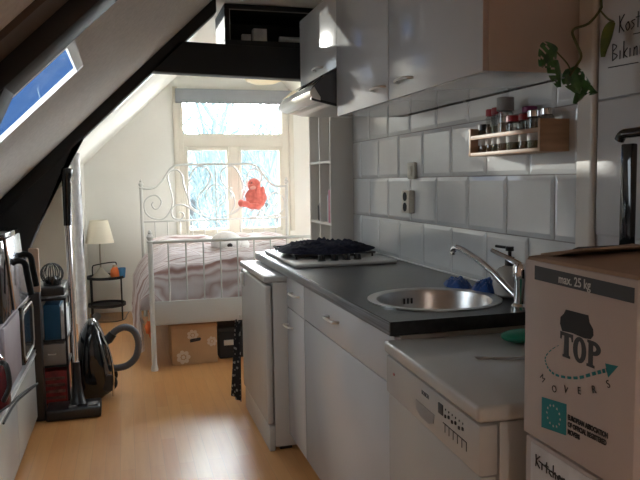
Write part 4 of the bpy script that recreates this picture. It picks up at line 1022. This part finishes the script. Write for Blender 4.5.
es = thing('coffee_machine', 'black coffee machine with a mirror-like chrome front and two black handles on the microwave', 'coffee machine', (-.66, 3.45, .711))
part(es, 'body', MB().prism([(-.765, .711), (-.512, .711), (-.512, 1.06), (-.55, 1.095), (-.765, 1.095)], 'y', 3.10, 3.58, .008), 'gloss_black')
part(es, 'front', MB().prism([(3.36, .725), (3.76, .725), (3.585, 1.065), (3.20, 1.065)], 'x', -.511, -.499, .004), mat('polished_steel_front', (.80, .85, .92), .22, 1))
part(es, 'cap', MB().box(-.56, -.498, 3.17, 3.58, 1.062, 1.092, .006), 'gloss_black')
for yy, zz in ((3.33, .945), (3.53, .955)):
    part(es, 'handle', MB().tube(smooth_path([(-.505, yy, zz), (-.475, yy + .005, zz + .010), (-.450, yy + .01, zz - .005), (-.442, yy + .012, zz - .06), (-.430, yy + .015, zz - .15)], 5), [.014] * 21, 12), mat('matt_black', (.004, .004, .004), .7, spec=.2))
# jars and board behind
jr = thing('jar', 'small silver-lidded jar behind the coffee machine', 'jar', (-.56, 3.80, .711))
part(jr, 'body', MB().lathe([(.035, .711), (.038, .72), (.038, .90)], (-.57, 3.80, 0), 18), 'film')
part(jr, 'lid', MB().lathe([(.04, .90), (.04, .93)], (-.57, 3.80, 0), 18), 'alu')

# storage rack further back
rk = thing('storage_rack', 'dark open storage rack standing past the end of the sideboard', 'rack', (-.55, 4.22, 0))
RX0, RX1, RY0, RY1 = -.70, -.352, 4.16, 4.46
for x in (RX0, RX1 - .012):
    for y in (RY0, RY1 - .012): part(rk, 'post', MB().box(x, x + .012, y, y + .012, 0, .64), 'blackmetal')
for zz in (.015, .235, .388, .628): part(rk, 'shelf', MB().box(RX0, RX1, RY0, RY1, zz, zz + .012, .001), 'blackmetal')
rc = thing('crate', 'dark red plastic crate on the bottom shelf of the rack', 'crate', (-.5, 4.3, .027))
part(rc, 'body', MB().box(-.68, -.366, 4.150, 4.44, .0275, .215, .004), 'red')
sl_ = MB()
for i in range(4): sl_.box(-.525, -.375, 4.146, 4.150, .05 + i * .038, .068 + i * .038, .002)
part(rc, 'grille_slat', sl_, mat('brown_red_label', (.22, .10, .07), .6, var=.6, vscale=30))
dr = thing('drawer_box', 'taupe drawer box on the middle shelf of the rack', 'box', (-.5, 4.3, .2475))
part(dr, 'body', MB().box(-.68, -.366, 4.165, 4.44, .2475, .372, .004), mat('taupe_card', (.32, .29, .26), .6))
part(dr, 'handle', MB().tube([(-.46, 4.163, .315), (-.46, 4.150, .315), (-.42, 4.150, .315), (-.42, 4.163, .315)], .004, 6), 'alu')
single('binder', MB().box(-.475, -.388, 4.155, 4.42, .4005, .605, .004), 'binder', 'petrol blue binder standing on the rack', 'binder', (-.43, 4.3, .4))
for i in range(3):
    single('paper_folder', MB().box(-.384 + i * .010, -.377 + i * .010, 4.157 + .004 * i, 4.42, .4005, .59 - i * .02, .001), 'paper', ('white paper folder touching the blue binder', 'white paper folder in the middle of three on the rack', 'white paper folder at the right edge of the rack')[i], 'folder', (-.38 + i * .010, 4.3, .4))
single('binder', MB().box(-.53, -.48, 4.165, 4.42, .4005, .60, .004), 'film', 'clear grey file box left of the blue binder', 'binder', (-.5, 4.3, .4))
single('flat_case', MB().box(-.60, -.355, 4.12, 4.44, .6615, .712, .006), 'black', 'flat black case on top of the rack', 'case', (-.45, 4.3, .66))
crumple('plastic_bag', -.46, 4.30, .641, .10, .12, .014, 'film', 'flattened clear plastic bag between the rack and the black case', 'bag', 12)
wk = thing('wire_basket', 'small round black wire basket on the flat black case', 'basket', (-.425, 4.22, .713))
wm = MB()
for k_ in range(7):
    a = PI * k_ / 7
    wm.tube([(-.425 + .062 * math.cos(t_) * math.cos(a), 4.22 + .062 * math.cos(t_) * math.sin(a), .778 + .062 * math.sin(t_)) for t_ in [2 * PI * q / 20 for q in range(20)]], .0035, 6, closed=True)
part(wk, 'wires', wm, 'blackmetal')
part(wk, 'base', MB().lathe([(.05, .713), (.05, .75), (.03, .765)], (-.425, 4.22, 0), 16), 'gloss_black')
single('cutting_board', MB().box(-.515, -.462, 3.965, 3.985, .711, .955, .008), 'pinkwood', 'pale wooden board standing upright past the coffee machine', 'board', (-.51, 3.975, .711))
single('side_box', MB().box(-.62, -.466, 3.93, 4.01, .0, .71, .003), 'black', 'narrow black upright box at the end of the sideboard', 'box', (-.54, 3.97, 0))

# dark kettle on the sideboard, near left edge of the picture
kt = thing('kettle', 'dark red and black kettle at the left edge on the sideboard', 'kettle', (-.535, 2.925, .411))
part(kt, 'body', MB().lathe([(.060, .411), (.063, .43), (.058, .53), (.042, .61)], (-.535, 2.925, 0), 24), mat('dark_red_enamel', (.10, .008, .012), .2))
part(kt, 'lid', MB().lathe([(.042, .61), (.03, .625), (.012, .63), (.012, .645)], (-.535, 2.925, 0), 18), 'gloss_black')
part(kt, 'handle', MB().tube(smooth_path([(-.51, 2.89, .60), (-.47, 2.84, .60), (-.46, 2.83, .52), (-.49, 2.87, .45)], 5), [.010] * 16, 10), 'black')
single('power_cable', MB().tube(smooth_path([(-.52, 2.78, .416), (-.48, 2.9, .418), (-.45, 3.08, .414), (-.42, 3.20, .408), (-.412, 3.25, .402), (-.43, 3.19, .396), (-.47, 3.02, .392), (-.484, 2.8, .38)], 5), [.0045] * 36, 6), mat('black_rubber', (.01, .01, .01), .8), 'black power cable looping over the sideboard edge', 'cable', (-.5, 2.9, .411))

# ------------------------------------------------------------------ unseen lamp added behind the camera to brighten the near side
pd = thing('added_pendant', 'unseen lit pendant lamp added behind the camera to brighten the room', 'lamp', (.3, -1.0, 2.36))
part(pd, 'cord', MB().tube([(.3, -1.0, 2.02), (.3, -1.0, 2.36)], .004, 6), 'black')
part(pd, 'shade', MB().lathe([(.16, 1.86), (.09, 2.0), (.03, 2.03), (.028, 2.03), (.085, 1.998), (.155, 1.86)], (.3, -1.0, 0), 24, caps=False), 'alu')
part(pd, 'bulb', MB().ball((.3, -1.0, 1.93), .045, 14), 'bulb')

# ------------------------------------------------------------------ outside
ho = thing('house', 'pale house across the street with slate roof, seen through the window', 'house', (4.5, 24, -4))
part(ho, 'wall', MB().box(1.0, 9.5, 24, 30, -6, .9), 'facade')
part(ho, 'roof', MB().prism([(23.7, .9), (27, 2.6), (30.3, .9)], 'x', .8, 9.8), 'rooftile')
for i, x in enumerate((1.7, 3.2, 4.7, 6.2)):
    for z in (-1.6, -.2): part(ho, 'window', MB().box(x, x + .8, 23.93, 24.0, z, z + .9, .01), 'dark_glass')
def tree(x, y, h, seed, label):
    rnd = random.Random(seed); t = thing('bare_tree', label, 'tree', (x, y, -5), group='bare trees outside the window')
    mb = MB(); 
    def br(p, d, L, r, dep):
        pts = [p]; q = p.copy(); dd = d.copy()
        for i in range(4):
            dd = (dd + Vector((rnd.uniform(-.18, .18), rnd.uniform(-.18, .18), rnd.uniform(-.05, .12)))).normalized(); q = q + dd * (L / 4); pts.append(q.copy())
        mb.tube(pts, [r * (1 - .12 * i) for i in range(5)], 5 if dep < 3 else 4)
        if dep >= 5: return
        for k_ in range(3 if dep else 5):
            a = rnd.uniform(0, 2 * PI); s_ = Vector((math.cos(a), math.sin(a), rnd.uniform(.2, .8))).normalized(); b0 = pts[rnd.choice((2, 3, 4))]
            br(b0, (dd * .6 + s_ * .8).normalized(), L * rnd.uniform(.55, .75), r * .55, dep + 1)
    br(Vector((x, y, -5)), Vector((0, 0, 1)), h, .16, 0)
    part(t, 'branches', mb, 'bark')
tree(2.3, 13, 4.6, 3, 'bare tree outside behind the left casement')
tree(3.7, 15, 5.0, 8, 'bare tree outside behind the right casement')
tree(3.4, 20, 5.0, 21, 'bare tree outside behind the middle post of the window')
tree(4.6, 23, 5.5, 33, 'bare tree farthest away, in the middle of the window view')
gr = MB().box(-30, 40, 9, 80, -6.2, -6.0); g_ = struct('ground_outside', gr, mat('street_ground', (.25, .27, .28), .9, var=.2, vscale=.5))
